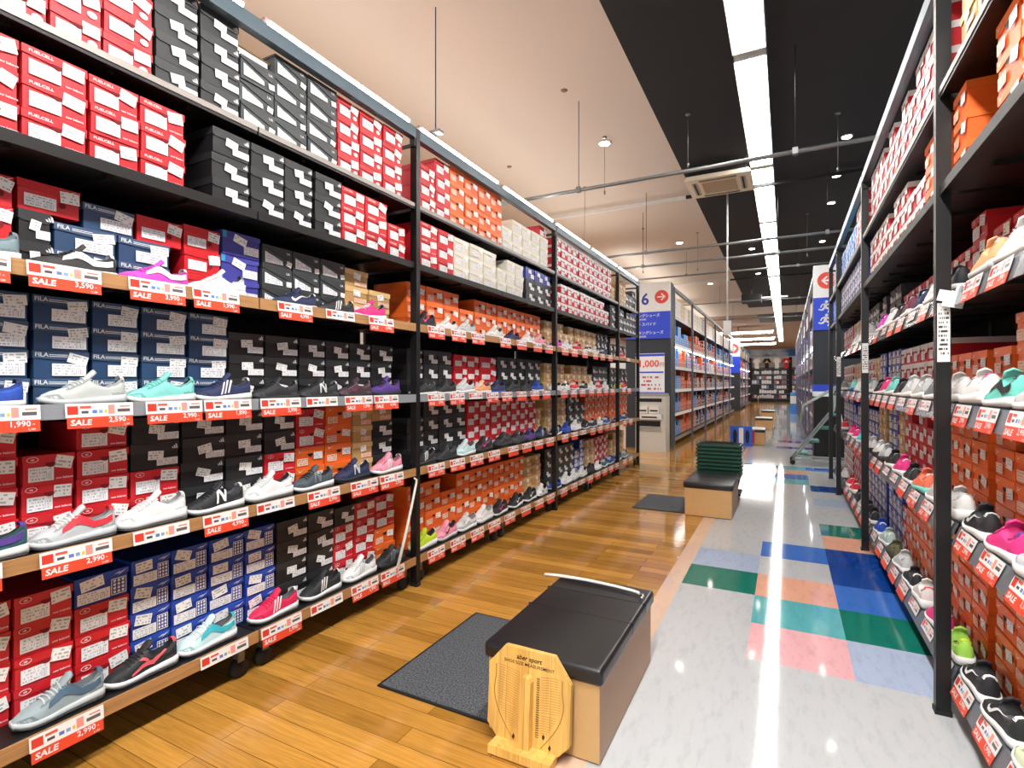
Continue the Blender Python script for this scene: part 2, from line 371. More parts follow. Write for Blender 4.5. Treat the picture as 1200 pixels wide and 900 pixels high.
# cassette air conditioner
ac = tag(O('air_conditioner', None, loc=(-.75, 7.22, 3.88)), 'cream ceiling cassette air conditioner hung under the black ceiling beside the strip lights', 'air conditioner')
g = G(); prof = [(-.38, .0), (.38, .0), (.36, .05), (-.36, .05)]
g.prism(prof, -.35, .35, 'ac_cream'); O('fascia', g, ac)
O('casing', G().box((-.33, -.31, .05), (.33, .31, .169), 'ceiling_black'), ac)
g = G().box((-.20, -.20, -.008), (.20, .20, -.001), 'laminate')
M('grille', (170, 158, 138), .7)
for k in range(14): g.box((-.19, -.19+k*.028, -.011), (.19, -.178+k*.028, -.008), 'grille')
O('intake_grille', g, ac)
for a in range(4):
    o = O('louvre', G().box((-.22, -.31, -.007), (.22, -.25, -.001), 'grille').box((-.21, -.29, -.009), (.21, -.27, -.007), 'dark'), ac); o.rotation_euler = (0, 0, a*R90)
# pole with a white box
t = tag(O('hanging_pole', None, loc=(-.74, 8.1, 2.05)), 'slim white pole hanging from the ceiling with a white box at its end', 'hanging pole')
O('pole', G().tube([(0, 0, .2), (0, 0, CEIL-2.05)], .012, 'white_metal', 8), t); O('sensor_box', G().box((-.05, -.04, 0), (.05, .04, .2), 'white_metal'), t)
# projector-like black unit on a rail
t = tag(O('projector', None, loc=(-.85, 16.2, 3.62)), 'black projector hung below the far end of the black ceiling', 'projector')
O('body', G().box((-.25, -.2, 0), (.25, .2, .22), 'dark').box((-.6, -.03, .1), (.9, .03, .14), 'white_metal'), t); O('hanger', G().tube([(0, 0, .22), (0, 0, CEIL-3.62)], .02, 'grey_metal', 8), t)
for i, (y, z, x0) in enumerate(((27, 3.72, -3.2), (31, 3.72, -3.4), (35, 3.72, -3.6))):
    t = tag(O('tube_light', None, loc=(0, y, z)), 'long white tube light across the far brown ceiling, %s from the camera' % ORD[i], 'tube light', 'far cross lights')
    for s in (0, 1):
        O('lamp_tube', G().tube([(x0, s*.35, .03), (-.55, s*.35, .03)], .03, 'tube', 6), t)
    O('housing', G().box((x0-.05, -.06, .07), (-.5, .41, .12), 'white_metal'), t)
    O('hanger', G().box((-2.02, .15, .12), (-1.98, .19, CEIL-z), 'grey_metal'), t)

# ------------------------------------------------------------------ racks
LEV = [.19, .78, 1.27, 1.74, 2.155, 2.55]           # top faces of the six shelves
SH = ['lowest', 'second', 'third', 'fourth', 'fifth', 'top']
SIDE = {'L': dict(px=-2.18, s=-1, rot=R90, name='left'), 'Rt': dict(px=.545, s=1, rot=-R90, name='right')}
POST = {'L': [.45, 2.85, 5.25, 7.65, 8.85], 'Rt': [.34, 2.74, 5.14, 7.55, 8.8]}
NAMEBAY = ['first bay from the camera', 'second bay from the camera', 'third bay from the camera', 'narrow end bay']
def rack(side):
    S = SIDE[side]; px, s = S['px'], S['s']; ys = POST[side]; nm = S['name']
    X = lambda d: px + s*d           # d metres behind the post face
    def bx(g, d0, d1, y0, y1, z0, z1, m):
        a, b = sorted((X(d0), X(d1))); g.box((a, y0, z0), (b, y1, z1), m); return g
    fr = tag(O('rack_gantry', None, loc=(px, ys[1], 0)), 'tall black steel frame of slim posts and a top beam along the %s rack' % nm, 'rack frame')
    Loc = Matrix.Translation((-px, -ys[1], 0))
    def part(name, g, par): return O(name, G().add(g, Loc), par)
    for y in ys:
        p = part('post', bx(G(), 0, .05, y-.02, y+.02, .02, 3.05, 'black_metal'), fr)
        part('foot', bx(G(), -.004, .054, y-.0235, y+.0235, 0, .02, 'rubber'), p)
        part('bracket', bx(G(), .005, .045, y-.035, y-.02, 2.93, 2.984, 'black_metal'), p)
        bx2 = bx(G(), .05, .47, y+.012, y+.02, 2.95, 2.975, 'black_metal'); part('cross_bar', bx2, fr)
    for a, b in zip(ys, ys[1:]):
        g = bx(G(), .002, .048, a+.02, b-.02, 2.985, 3.055, 'beam_grey'); part('top_beam', g, fr)
    bays = [(ys[i], ys[i+1]) for i in range(len(ys)-1)]
    for bi, (a, b) in enumerate(bays):
        t = tag(O('shelving_bay', None, loc=(px, a, 0)), 'black six-shelf shelving unit of the %s rack, %s' % (nm, NAMEBAY[bi]), 'shelving unit', None)
        L2 = Matrix.Translation((-px, -a, 0))
        def prt(name, g, par=t): return O(name, G().add(g, L2), par)
        y0, y1 = a+.024, b-.024; mid = (a+b)/2
        units = [(y0, mid-.004), (mid+.004, y1)] if b-a > 1.6 else [(y0, y1)]
        for li, z in enumerate(LEV):
            low = li < 4
            g = G()
            for u0, u1 in units:
                if low: bx(g, .008 if side == 'L' else .09, .49, u0, u1, z-.028, z, 'shelf_black')
                else:
                    bx(g, .02, .49, u0, u1, z-.028, z, 'shelf_black'); bx(g, .012, .02, u0, u1, z-.036, z+.005, 'shelf_black')
                    if li == 5: bx(g, .008, .012, u0, u1, z-.022, z+.002, 'shelf_lip')
                for k in (1, 2, 3): bx(g, .05 if side == 'L' else .10, .48, u0+(u1-u0)*k/4-.01, u0+(u1-u0)*k/4+.01, z-.045, z-.028, 'shelf_black')
            sh = prt('shelf', g)
            if low:
                clear = (li == 2) or side == 'Rt'
                g = G()
                for u0, u1 in units:
                    if side == 'Rt':
                        dd = (.078, .048) if li < 2 else (.070, .050)
                        g.mesh([(X(d), yy, zz) for yy in (u0, u1) for d, zz in ((dd[0], z-.001), (dd[1], z-.078), (dd[1]+.006, z-.078), (dd[0]+.006, z-.001))],
                               [(0, 1, 2, 3), (7, 6, 5, 4), (0, 4, 5, 1), (1, 5, 6, 2), (2, 6, 7, 3), (3, 7, 4, 0)], 'rail_clear')
                    else: bx(g, .0, .008, u0, u1, z-.04, z+.012, 'rail_left' if clear else 'strip_wood')
                prt('price_rail', g, sh)
        g = G(); bx(g, .50, .508, y0, y1, .12, 2.7, 'back_black'); prt('back_panel', g)
        for u0, u1 in units:
            for yy in (u0, u1-.02): prt('upright', bx(G(), .49, .4985, yy, yy+.02, .09, 2.95, 'shelf_black'))
            for yy in (u0+.06, u1-.06):
                for dd in ((.06, .42) if side == 'L' else (.15, .42)):
                    c = prt('caster', G().tube([(X(dd)-.014, yy, .045), (X(dd)+.014, yy, .045)], .045, 'rubber', 16)); prt('fork', bx(G(), dd-.02, dd+.02, yy-.016, yy+.016, .075, .165, 'grey_metal'), c)
rack('L'); rack('Rt')
# lamps along the top of the left rack
i = 0
for a, b in zip(POST['L'], POST['L'][1:]):
    n = 2 if b-a > 1.6 else 1
    for k in range(n):
        y0 = a+.05+(b-a)/n*k; y1 = a-.05+(b-a)/n*(k+1)
        t = tag(O('rack_light', None, loc=(-2.204, y0, 3.056)), 'slim white strip lamp on top of the rack beam, %s from the camera' % ORD[i], 'strip lamp', 'strip lamps on the rack top'); i += 1
        O('housing', G().box((-.036, 0, .036), (-.004, y1-y0, .050), 'fixture_beige').box((-.036, .0, .0), (-.026, y1-y0, .036), 'fixture_beige'), t)
        O('lamp_tube', G().tube([(0, .02, .026), (0, y1-y0-.02, .026)], .012, 'tube_rack', 8), t)
tag(O('lamp_hanger_rod', G().tube([(0, 0, 0), (0, 0, .88)], .004, 'black_metal', 6).box((-.05, -.03, -.02), (.05, .03, 0), 'grey_metal'), loc=(-2.204, 3.08, 3.139)), 'thin dark rod holding the strip lamp above the first tall post', 'hanging rod')

# ------------------------------------------------------------------ shoe boxes
BH = {'N': .106, 'P': .105, 'F': .099, 'A': .1095, 'U': .107, 'M': .110, 'O': .1095, 'K': .103, 'V': .112, 'W': .105, 'R': .105, 'B': .11, 'G': .108}
LOOK = {'N': 'red shoe box with white label', 'P': 'bright red shoe box', 'F': 'navy shoe box', 'A': 'black flap-lid shoe box', 'U': 'dark grey slant-lid shoe box', 'M': 'blue shoe box',
        'O': 'orange shoe box', 'K': 'brown kraft shoe box', 'V': 'violet-blue shoe box', 'W': 'cream shoe box', 'R': 'red and white shoe box', 'B': 'sky-blue shoe box', 'G': 'grey shoe box'}
def swoosh(w, mat, y=0.0, flip=1):
    up = [(-.5, .10), (-.46, -.10), (-.36, -.17), (-.2, -.10), (.1, .04), (.5, .22)]
    lo = [(-.42, .20), (-.40, -.00), (-.33, -.05), (-.2, -.02), (.1, .085), (.5, .225)]
    g = G()
    for i in range(5): g.face([(flip*p[0]*w, y, p[1]*w) for p in ((up[i], up[i+1], lo[i+1], lo[i]) if flip > 0 else (lo[i], lo[i+1], up[i+1], up[i]))], mat)
    return g
def wing(w, mat, y=0.0):
    g = G()
    g.face([(-.5*w, y, -.02*w), (-.12*w, y, .02*w), (.02*w, y, .14*w), (-.10*w, y, .12*w)][::1], mat)
    g.face([(-.2*w, y, -.16*w), (-.02*w, y, -.04*w), (.5*w, y, .24*w), (.02*w, y, .08*w)], mat)
    return g
def box_parts(t, w, h, tilt=(0, 0), d=.30, text=True, li=0):
    """[(part name, G)]: body first"""
    e = .0022; W = w/2
    out = [('body', G().box((-W+e+.001, e, 0), (W-e-.001, d, h-.002), 'box_'+t))]
    if t == 'A': prof = [(-W, h), (-W, .70*h), (-W+.014, .64*h), (W-.014, .64*h), (W, .70*h), (W, h)]
    elif t in 'UG': prof = [(-W, h), (-W, .90*h), (W, .40*h), (W, h)]
    elif t in 'MV': prof = [(-W, h), (-W, .68*h), (-.3*w, .66*h), (0, .72*h), (W, .80*h), (W, h)]
    elif t in 'OK': prof = [(-W, h), (-W, .72*h), (-W+.01, .68*h), (W-.01, .68*h), (W, .72*h), (W, h)]
    else: prof = [(-W, h), (-W, .74*h), (-.05*w, .70*h), (.08*w, .70*h), (W, .72*h), (W, h)]
    out.append(('lid', G().prism(prof, -e, d+e, 'lid_'+t)))
    y1, y2 = -.0029, -.0040
    T1, T2 = tilt
    q = lambda a, b, c, e_, m, y=y1, tl=0: G().quad(-W+a*w, -W+b*w, c*h, e_*h, y, m, tl)
    if t in 'NR':
        out += [('size_label', q(.10, .58, .12, .60, 'label')), ('price_sticker', q(.60, .95, .50, .92, 'sticker', y2, T1)), ('thumb_hole', G().disc((.02*w, .72*h), .016, y2, 'hole', 10, PI, 2*PI))]
        if text and li < 5: out.append(('brand_mark', at(text_geo('new balance', .0105, 'print_white', bold=.012), .29*w, y1, .17*h)))
        if text and li == 4: out.append(('lid_lettering', at(text_geo('FUELCELL', .013, 'print_white', bold=.02, sx=1.2), -.22*w, y1, .87*h)))
        if text and li == 5: out.append(('oval_badge', G().disc((.30*w, .27*h), .012, y1, 'print_white', 16, rx=.016)))
        if text and li < 4: out.append(('oval_badge', G().tube([(-.32*w+.016*math.cos(a), y1+.0003, .86*h+.009*math.sin(a)) for a in [k*PI/8 for k in range(17)]], .0008, 'print_white', 4, False).add(at(text_geo('nb', .010, 'print_white', bold=.02), -.32*w, y1, .86*h), Matrix())))
    elif t == 'P':
        out += [('size_label', q(.10, .60, .14, .55, 'label')), ('price_sticker', q(.66, .98, .50, .90, 'sticker', y2, T1)), ('thumb_hole', G().disc((.2*w, .40*h), .011, y1, 'hole', 12))]
        if text: out.append(('brand_mark', at(wing(.05, 'print_white'), .3*w, y1, .86*h)))
    elif t == 'F':
        out += [('size_label', q(.32, .94, .10, .55, 'label')), ('price_sticker', q(.60, .97, .54, .90, 'sticker', y2, T1*.8))]
        if text: out += [('brand_mark', at(text_geo('FILA', .021, 'print_white', bold=.015), -.36*w, y1, .86*h)), ('lid_stripes', q(.27, .60, .86, .885, 'print_white').add(q(.27, .6, .80, .825, 'print_white'), Matrix()))]
    elif t == 'A':
        out += [('size_label', q(.52, .97, .12, .40, 'label')), ('price_sticker', q(.34, .66, .36, .70, 'sticker', y2, T1)), ('thumb_hole', G().disc((0, .64*h), .013, y1, 'dark', 10, PI, 2*PI))]
        if text:
            g = G()
            for k in range(3):
                x = .36*w+k*.0075; g.face([(x, y1, .74*h), (x+.006, y1, .74*h), (x+.006-.004, y1, .74*h+.006+.006*k), (x-.004, y1, .74*h+.008+.006*k)], 'print_white')
            out.append(('brand_mark', g))
    elif t in 'UG':
        g = G(); g.face([(-.42*w, y1, .16*h), (.18*w, y1, .16*h), (.16*w, y1, .36*h), (-.42*w, y1, .68*h)], 'label', [(0, 0), (1, 0), (1, .6), (0, 1)])
        out += [('size_label', g), ('price_sticker', q(.80, .98, .14, .40, 'sticker', y2, T1))]
        if text: out.append(('brand_mark', at(text_geo('UA', .017, 'print_white', bold=.02), .36*w, y1, .78*h)))
    elif t == 'M':
        out += [('size_label', q(.05, .64, .08, .46, 'label')), ('price_sticker', q(.10, .52, .54, .92, 'sticker', y2, T1))]
        g = G()
        for a, b, c, e_ in ((.66, .95, .10, .13), (.66, .95, .66, .69), (.66, .675, .10, .69), (.935, .95, .10, .69)): g.add(q(a, b, c, e_, 'print_white'), Matrix())
        for i in range(3):
            for j in range(4): g.add(q(.70+i*.08, .75+i*.08, .16+j*.13, .25+j*.13, 'print_white'), Matrix())
        out.append(('size_grid', g))
        if text: out.append(('brand_mark', at(wing(.05, 'print_white'), .34*w, y1, .84*h)))
    elif t == 'V':
        out += [('size_label', q(.55, .95, .14, .50, 'label')), ('price_sticker', q(.28, .62, .52, .86, 'sticker', y2, T1)), ('lid_end', q(.0, .10, .70, .98, 'cyan'))]
    elif t == 'O':
        out += [('size_label', q(.06, .42, .10, .46, 'label_orange')), ('price_sticker', q(.62, .94, .36, .72, 'sticker', y2, T1)), ('thumb_hole', G().disc((.0, .68*h), .018, y1, 'dark', 10, PI, 2*PI))]
        if text: out.append(('brand_mark', at(swoosh(.04, 'print_white'), -.3*w, y1, .84*h)))
    elif t in 'KB':
        out += [('size_label', q(.40, .92, .08, .34, 'label' if t == 'B' else 'label_orange')), ('price_sticker', q(.36, .66, .46, .82, 'sticker', y2, T1)), ('thumb_hole', G().disc((.0, .70*h), .010, y1, 'dark', 10, PI, 2*PI))]
    else:
        out += [('size_label', q(.12, .66, .12, .5, 'label')), ('price_sticker', q(.6, .9, .5, .85, 'sticker', y2, T1))]
    return out

PART_CACHE = {}
STUFF = G()
N_IND = 0
def put_box(side, li, col, row, t, x, y, w, z, h, ind, label=None):
    """front face plane at x, box from y to y+w, standing at z"""
    global N_IND
    S = SIDE[side]; rot = S['rot']; cy = y+w/2
    wq = round((w-.004)/.004)*.004
    if ind:
        key = (t, wq, h, N_IND % 7, max(li, 3))
        if key not in PART_CACHE:
            rr = random.Random(str(key))
            PART_CACHE[key] = [(n, g.build(n)) for n, g in box_parts(t, wq, h-.001, (rr.uniform(-.34, .22), rr.uniform(0, 1)), li=li)]
        ps = PART_CACHE[key]
        b = O('shoe_box', ps[0][1], None, (x, cy, z), (0, 0, rot)); N_IND += 1
        tag(b, label, 'shoe box', 'shoe boxes on the %s rack' % S['name'])
        for n, me in ps[1:]: O(n, me, b)
    else:
        g = G()
        rr = random.Random(len(STUFF.f))
        for n, q in box_parts(t, wq, h-.001, (rr.uniform(-.22, .12), 0), text=False): g.add(q, Matrix())
        STUFF.add(g, Matrix.Translation((x, cy, z)) @ Matrix.Rotation(rot, 4, 'Z'))
def dep(side, li): return (.17 if li < 4 else .055) if side == 'L' else (.181 if li < 4 else .055)
COUNT = {}
def stack(side, li, y, w, spec, ind=True, skip=0):
    S = SIDE[side]; x = S['px'] + S['s']*dep(side, li)
    COUNT[(side, li)] = c = COUNT.get((side, li), 0)+1
    z = LEV[li]+.001; spec = spec.split()
    for r, t in enumerate(spec):
        t = t.upper(); h = BH[t]
        dx = random.uniform(-.004, .009) if side == 'L' else random.uniform(-.003, .002)
        if r >= skip:
            put_box(side, li, c, r, t, x - S['s']*dx, y, w, z, h, ind,
                '%s, %s up in the %s stack, %s rack\'s %s shelf' % (LOOK[t], ORD[r], ORD[c-1], S['name'], SH[li]))
        z += h
A = {
 5: [(.731, .144, 'N N N N'), (.876, .160, 'N N N N'), (1.038, .176, 'N N N N'), (1.216, .181, 'A A A A'), (1.399, .185, 'A A A A'), (1.586, .186, 'U U U'), (1.774, .196, 'U U U U'), (1.972, .205, 'U U U U'), (2.186, .172, 'N N N N'), (2.359, .198, 'N N N N'), (2.559, .190, 'N N N N')],
 4: [(.667, .130, 'N N N'), (.799, .190, 'N N N'), (.993, .168, 'N N N'), (1.163, .175, 'N N N'), (1.452, .185, 'A A A'), (1.639, .188, 'A A A'), (1.829, .177, 'A A A'), (2.023, .186, 'A A A'), (2.211, .189, 'N N N'), (2.402, .195, 'N N N'), (2.599, .174, 'N N'), (2.775, .05, '')],
 3: [(.700, .125, 'P P P'), (1.399, .172, 'P P P'), (1.573, .206, 'V V V'), (1.791, .185, 'U U U'), (1.978, .184, 'U U U'), (2.164, .186, 'U U U'), (2.354, .2, 'K K K'), (2.557, .2, 'K K'), (2.760, .06, '')],
 2: [(.690, .178, 'F F F F'), (.873, .174, 'F F F F'), (1.052, .168, 'F F F F'), (1.226, .186, 'F F F F'), (1.418, .187, 'F F F F'), (1.607, .196, 'A A A'), (1.805, .209, 'A A A'), (2.022, .184, 'A A A'), (2.208, .185, 'A A A'), (2.395, .184, 'A A A'), (2.581, .205, 'A A A')],
 1: [(.669, .169, 'N N N N'), (.842, .158, 'N N N'), (1.003, .179, 'N N N N'), (1.185, .198, 'N N A A'), (1.388, .203, 'A A A A'), (1.594, .203, 'A A A A'), (1.800, .192, 'N N A A'), (1.994, .206, 'O O N N'), (2.202, .212, 'O O O O'), (2.417, .17, 'K K K K'), (2.589, .195, 'A A A K')],
 0: [(.659, .160, 'N N N N'), (.822, .170, 'N N N N'), (.995, .190, 'N N N M'), (1.188, .154, 'M M M M'), (1.345, .162, 'M M M M'), (1.510, .180, 'M M M M'), (1.693, .174, 'M M M M'), (1.871, .201, 'A A A A'), (2.074, .19, 'A A A A'), (2.266, .164, 'N N N A'), (2.431, .179, 'N N N N'), (2.612, .195, 'O O N N')],
}
for li, rows in A.items():
    for y, w, spec in rows:
        if spec: stack('L', li, y, w, spec)
# fourth shelf, the staggered red and navy boxes
x4 = -2.18-.17; z4 = LEV[3]+.001
def odd(t, y, w, z, lab): put_box('L', 3, 0, 0, t, x4, y, w, z, BH[t], True, lab)
odd('A', .835, .095, z4, 'black flap-lid shoe box added in the dark gap under the single red box, bottom one'); odd('A', .835, .095, z4+.1095, 'black flap-lid shoe box added in the dark gap directly under the single red box')  # added black boxes standing for the darkness below the red one
odd('P', .832, .186, z4+.219, 'bright red shoe box jutting out alone above a black shoe, fourth shelf')
odd('F', .934, .206, z4, 'navy shoe box behind the black and white shoe, bottom of its pile'); odd('F', .934, .206, z4+.099, 'navy shoe box behind the black and white shoe, middle of its pile'); odd('F', 1.024, .180, z4+.198, 'navy shoe box topmost of its pile, beside the lone red box')
odd('F', 1.143, .2, z4, 'navy shoe box behind the magenta shoe, bottom one'); odd('F', 1.143, .2, z4+.099, 'navy shoe box behind the magenta shoe, below a red box'); odd('P', 1.208, .189, z4+.198, 'bright red shoe box on top of a navy box above the magenta shoe')
# second bay onward: (y0, y1, rows, type)
def run(side, li, y0, y1, t, rows, ind_until=-1, wmin=.188):
    n = max(1, round((y1-y0)/.196)); w = (y1-y0)/n
    for k in range(n):
        r = rows if random.random() > .12 or rows < 3 else rows-1
        tt = t if isinstance(t, str) and ' ' not in t else None
        y = y0+k*w
        stack(side, li, y, w-.002, t if ' ' in t else ' '.join([t]*r), ind=(y < ind_until))
IB = 3.5
for li, segs in {
 5: [(2.93, 3.30, 'N', 4), (3.30, 4.12, 'O', 4), (4.12, 5.13, 'W', 3), (5.30, 7.4, 'R', 4), (7.4, 7.62, 'K', 3), (7.69, 8.2, 'K', 3), (8.2, 8.8, 'G', 3)],
 4: [(2.93, 3.36, 'N', 3), (3.36, 4.02, 'W', 3), (4.04, 4.55, 'W', 3), (4.6, 5.2, 'A A V', 3), (5.30, 7.3, 'R', 3), (7.35, 7.62, 'A', 3), (7.69, 8.8, 'G', 3)],
 3: [(2.94, 3.82, 'O', 3), (3.84, 5.2, 'O', 3), (5.3, 6.2, 'K', 3), (6.25, 7.1, 'K', 3), (7.1, 7.6, 'A', 3), (7.7, 8.6, 'A', 2)],
 2: [(2.94, 3.49, 'A', 3), (3.52, 3.92, 'P', 3), (3.93, 4.22, 'P', 3), (4.24, 5.2, 'A', 3), (5.3, 6.9, 'K', 3), (6.95, 7.6, 'G', 3), (7.7, 8.7, 'A', 3)],
 1: [(2.94, 3.70, 'A', 4), (3.72, 5.08, 'N', 4), (5.08, 5.21, 'K', 4), (5.3, 5.95, 'K', 4), (5.97, 6.6, 'A', 4), (6.62, 7.6, 'O', 4), (7.7, 8.7, 'O', 4)],
 0: [(2.94, 4.78, 'O', 4), (4.79, 5.2, 'K', 4), (5.3, 6.2, 'A', 4), (6.22, 6.6, 'M', 4), (6.62, 7.0, 'K', 4), (7.0, 7.6, 'N', 4), (7.7, 8.5, 'K', 4)]}.items():
    for s in segs: run('L', li, *s, ind_until=(2.95 if li > 3 else 3.02))
# right rack; its first bay shows only its far end
for li, rows in {
 0: [(2.10, .195, 'O O O O'), (2.30, .195, 'O O O O'), (2.50, .195, 'O O O O'), (2.79, .195, 'O O O O'), (2.99, .195, 'O O O O'), (3.19, .195, 'O O O O')],
 1: [(2.10, .195, 'O O O'), (2.30, .195, 'O O O'), (2.50, .195, 'O O O O'), (2.79, .195, 'O O O O'), (2.99, .195, 'O O O O'), (3.19, .195, 'O O O O')],
 2: [(2.10, .195, 'O O O'), (2.30, .19, 'O O O'), (2.52, .19, 'O O'), (2.79, .195, 'O O'), (2.99, .195, 'O O'), (3.19, .195, 'O O')],
 3: [(2.10, .195, 'N N N'), (2.32, .19, 'N N'), (2.52, .19, 'N N'), (2.79, .195, 'N N N'), (2.99, .195, 'N N'), (3.19, .195, 'N N')],
 4: [(1.62, .195, 'O O O'), (1.82, .195, 'O O O'), (2.02, .195, 'O O O'), (2.53, .182, 'O O O')],
 5: [(1.62, .195, 'O O O'), (1.82, .195, 'O O O'), (2.02, .195, 'R R R'), (2.22, .195, 'W W W'), (2.42, .19, 'K K K')]}.items():
    for y, w, spec in rows: stack('Rt', li, y, w, spec)
for li, segs in {
 5: [(2.8, 5.0, 'R', 4), (5.2, 6.0, 'R', 4), (6.0, 7.5, 'B', 3), (7.6, 8.7, 'M', 3)],
 4: [(2.8, 3.2, 'O', 3), (3.2, 5.05, 'R', 3), (5.2, 5.9, 'M', 3), (5.9, 7.5, 'M', 3), (7.6, 8.7, 'B', 3)],
 3: [(3.4, 4.5, 'N', 2), (4.6, 5.05, 'G', 3), (5.2, 6.3, 'G', 3), (6.4, 7.5, 'K', 3), (7.6, 8.7, 'N', 3)],
 2: [(3.4, 4.6, 'R', 3), (4.6, 5.1, 'M', 3), (5.2, 5.5, 'M', 3), (5.5, 5.9, 'K', 3), (5.9, 6.9, 'R', 3), (6.9, 7.5, 'K', 3), (7.6, 8.7, 'R', 3)],
 1: [(3.4, 4.45, 'N', 4), (4.45, 4.7, 'K', 4), (4.7, 5.08, 'M', 4), (5.2, 5.6, 'K', 4), (5.6, 7.5, 'M', 3), (7.6, 8.7, 'M', 4)],
 0: [(3.4, 4.4, 'O', 4), (4.4, 4.55, 'N', 4), (4.55, 5.08, 'M', 4), (5.2, 6.2, 'M', 4), (6.2, 7.5, 'N', 4), (7.6, 8.7, 'R', 4)]}.items():
    for s in segs: run('Rt', li, *s)
odd5 = lambda: put_box('L', 5, 0, 0, 'N', -2.18-.06, 4.93, .19, LEV[5]+.001+3*.105+.002, .106, True, 'single red shoe box lying on top of the cream boxes, left rack\'s top shelf')
odd5()
# open white box lying on the grey stack, top shelf
t = tag(O('open_box', None, loc=(-2.40, 1.68, 2.551+3*.107+.002)), 'open white cardboard box lying on the dark grey stack under the beam', 'cardboard box')
O('tray', G().box((-.12, -.09, 0), (.12, .09, .06), 'white'), t); O('flap', G().box((-.12, -.1, .061), (.125, .1, .065), 'box_K'), t)

# ------------------------------------------------------------------ shoes
def interp(tab, t):
    for (a, va), (b, vb) in zip(tab, tab[1:]):
        if t <= b: 
            u = (t-a)/(b-a) if b > a else 0
            u = u*u*(3-2*u)*.5+u*.5
            return va+(vb-va)*u
    return tab[-1][1]
SHOEP = {
 'runner': dict(hw=[(0, .014), (.05, .028), (.13, .039), (.26, .045), (.38, .044), (.55, .038), (.75, .034), (.9, .032), (.97, .026), (1, .017)],
                top=[(0, .034), (.05, .045), (.15, .056), (.28, .065), (.42, .084), (.54, .106), (.60, .108), (.72, .088), (.85, .092), (.95, .112), (1, .104)], sole=[(0, .022), (.3, .020), (.6, .026), (1, .034)]),
 'flat':   dict(hw=[(0, .014), (.05, .028), (.13, .038), (.26, .043), (.38, .042), (.55, .037), (.75, .034), (.9, .032), (.97, .026), (1, .017)],
                top=[(0, .030), (.05, .040), (.15, .050), (.28, .058), (.42, .074), (.54, .092), (.60, .094), (.72, .078), (.85, .080), (.95, .096), (1, .090)], sole=[(0, .016), (.3, .016), (.6, .018), (1, .022)]),
 'chunky': dict(hw=[(0, .016), (.05, .031), (.13, .042), (.26, .048), (.38, .046), (.55, .041), (.75, .038), (.9, .036), (.97, .03), (1, .02)],
                top=[(0, .042), (.05, .055), (.15, .066), (.28, .074), (.42, .092), (.54, .114), (.60, .116), (.72, .096), (.85, .100), (.95, .120), (1, .112)], sole=[(0, .03), (.3, .030), (.6, .036), (1, .046)])}
SL = .252
NT_, NR_ = 22, 15
def shoe_fn(kind):
    P = SHOEP[kind]
    def surf(t, th, off=0.0):
        hw = interp(P['hw'], t); zb = interp(P['sole'], t)-.003; zt = interp(P['top'], t)
        c, s = math.cos(th), math.sin(th)
        yy = -(abs(c)**.75)*math.copysign(1, c)*(hw+off); zz = zb+(zt-zb)*(s**.8 if s > 0 else 0)+off*max(0, s)
        return Vector(((t-.5)*SL, yy + .006*math.sin(t*PI), zz))
    return P, surf
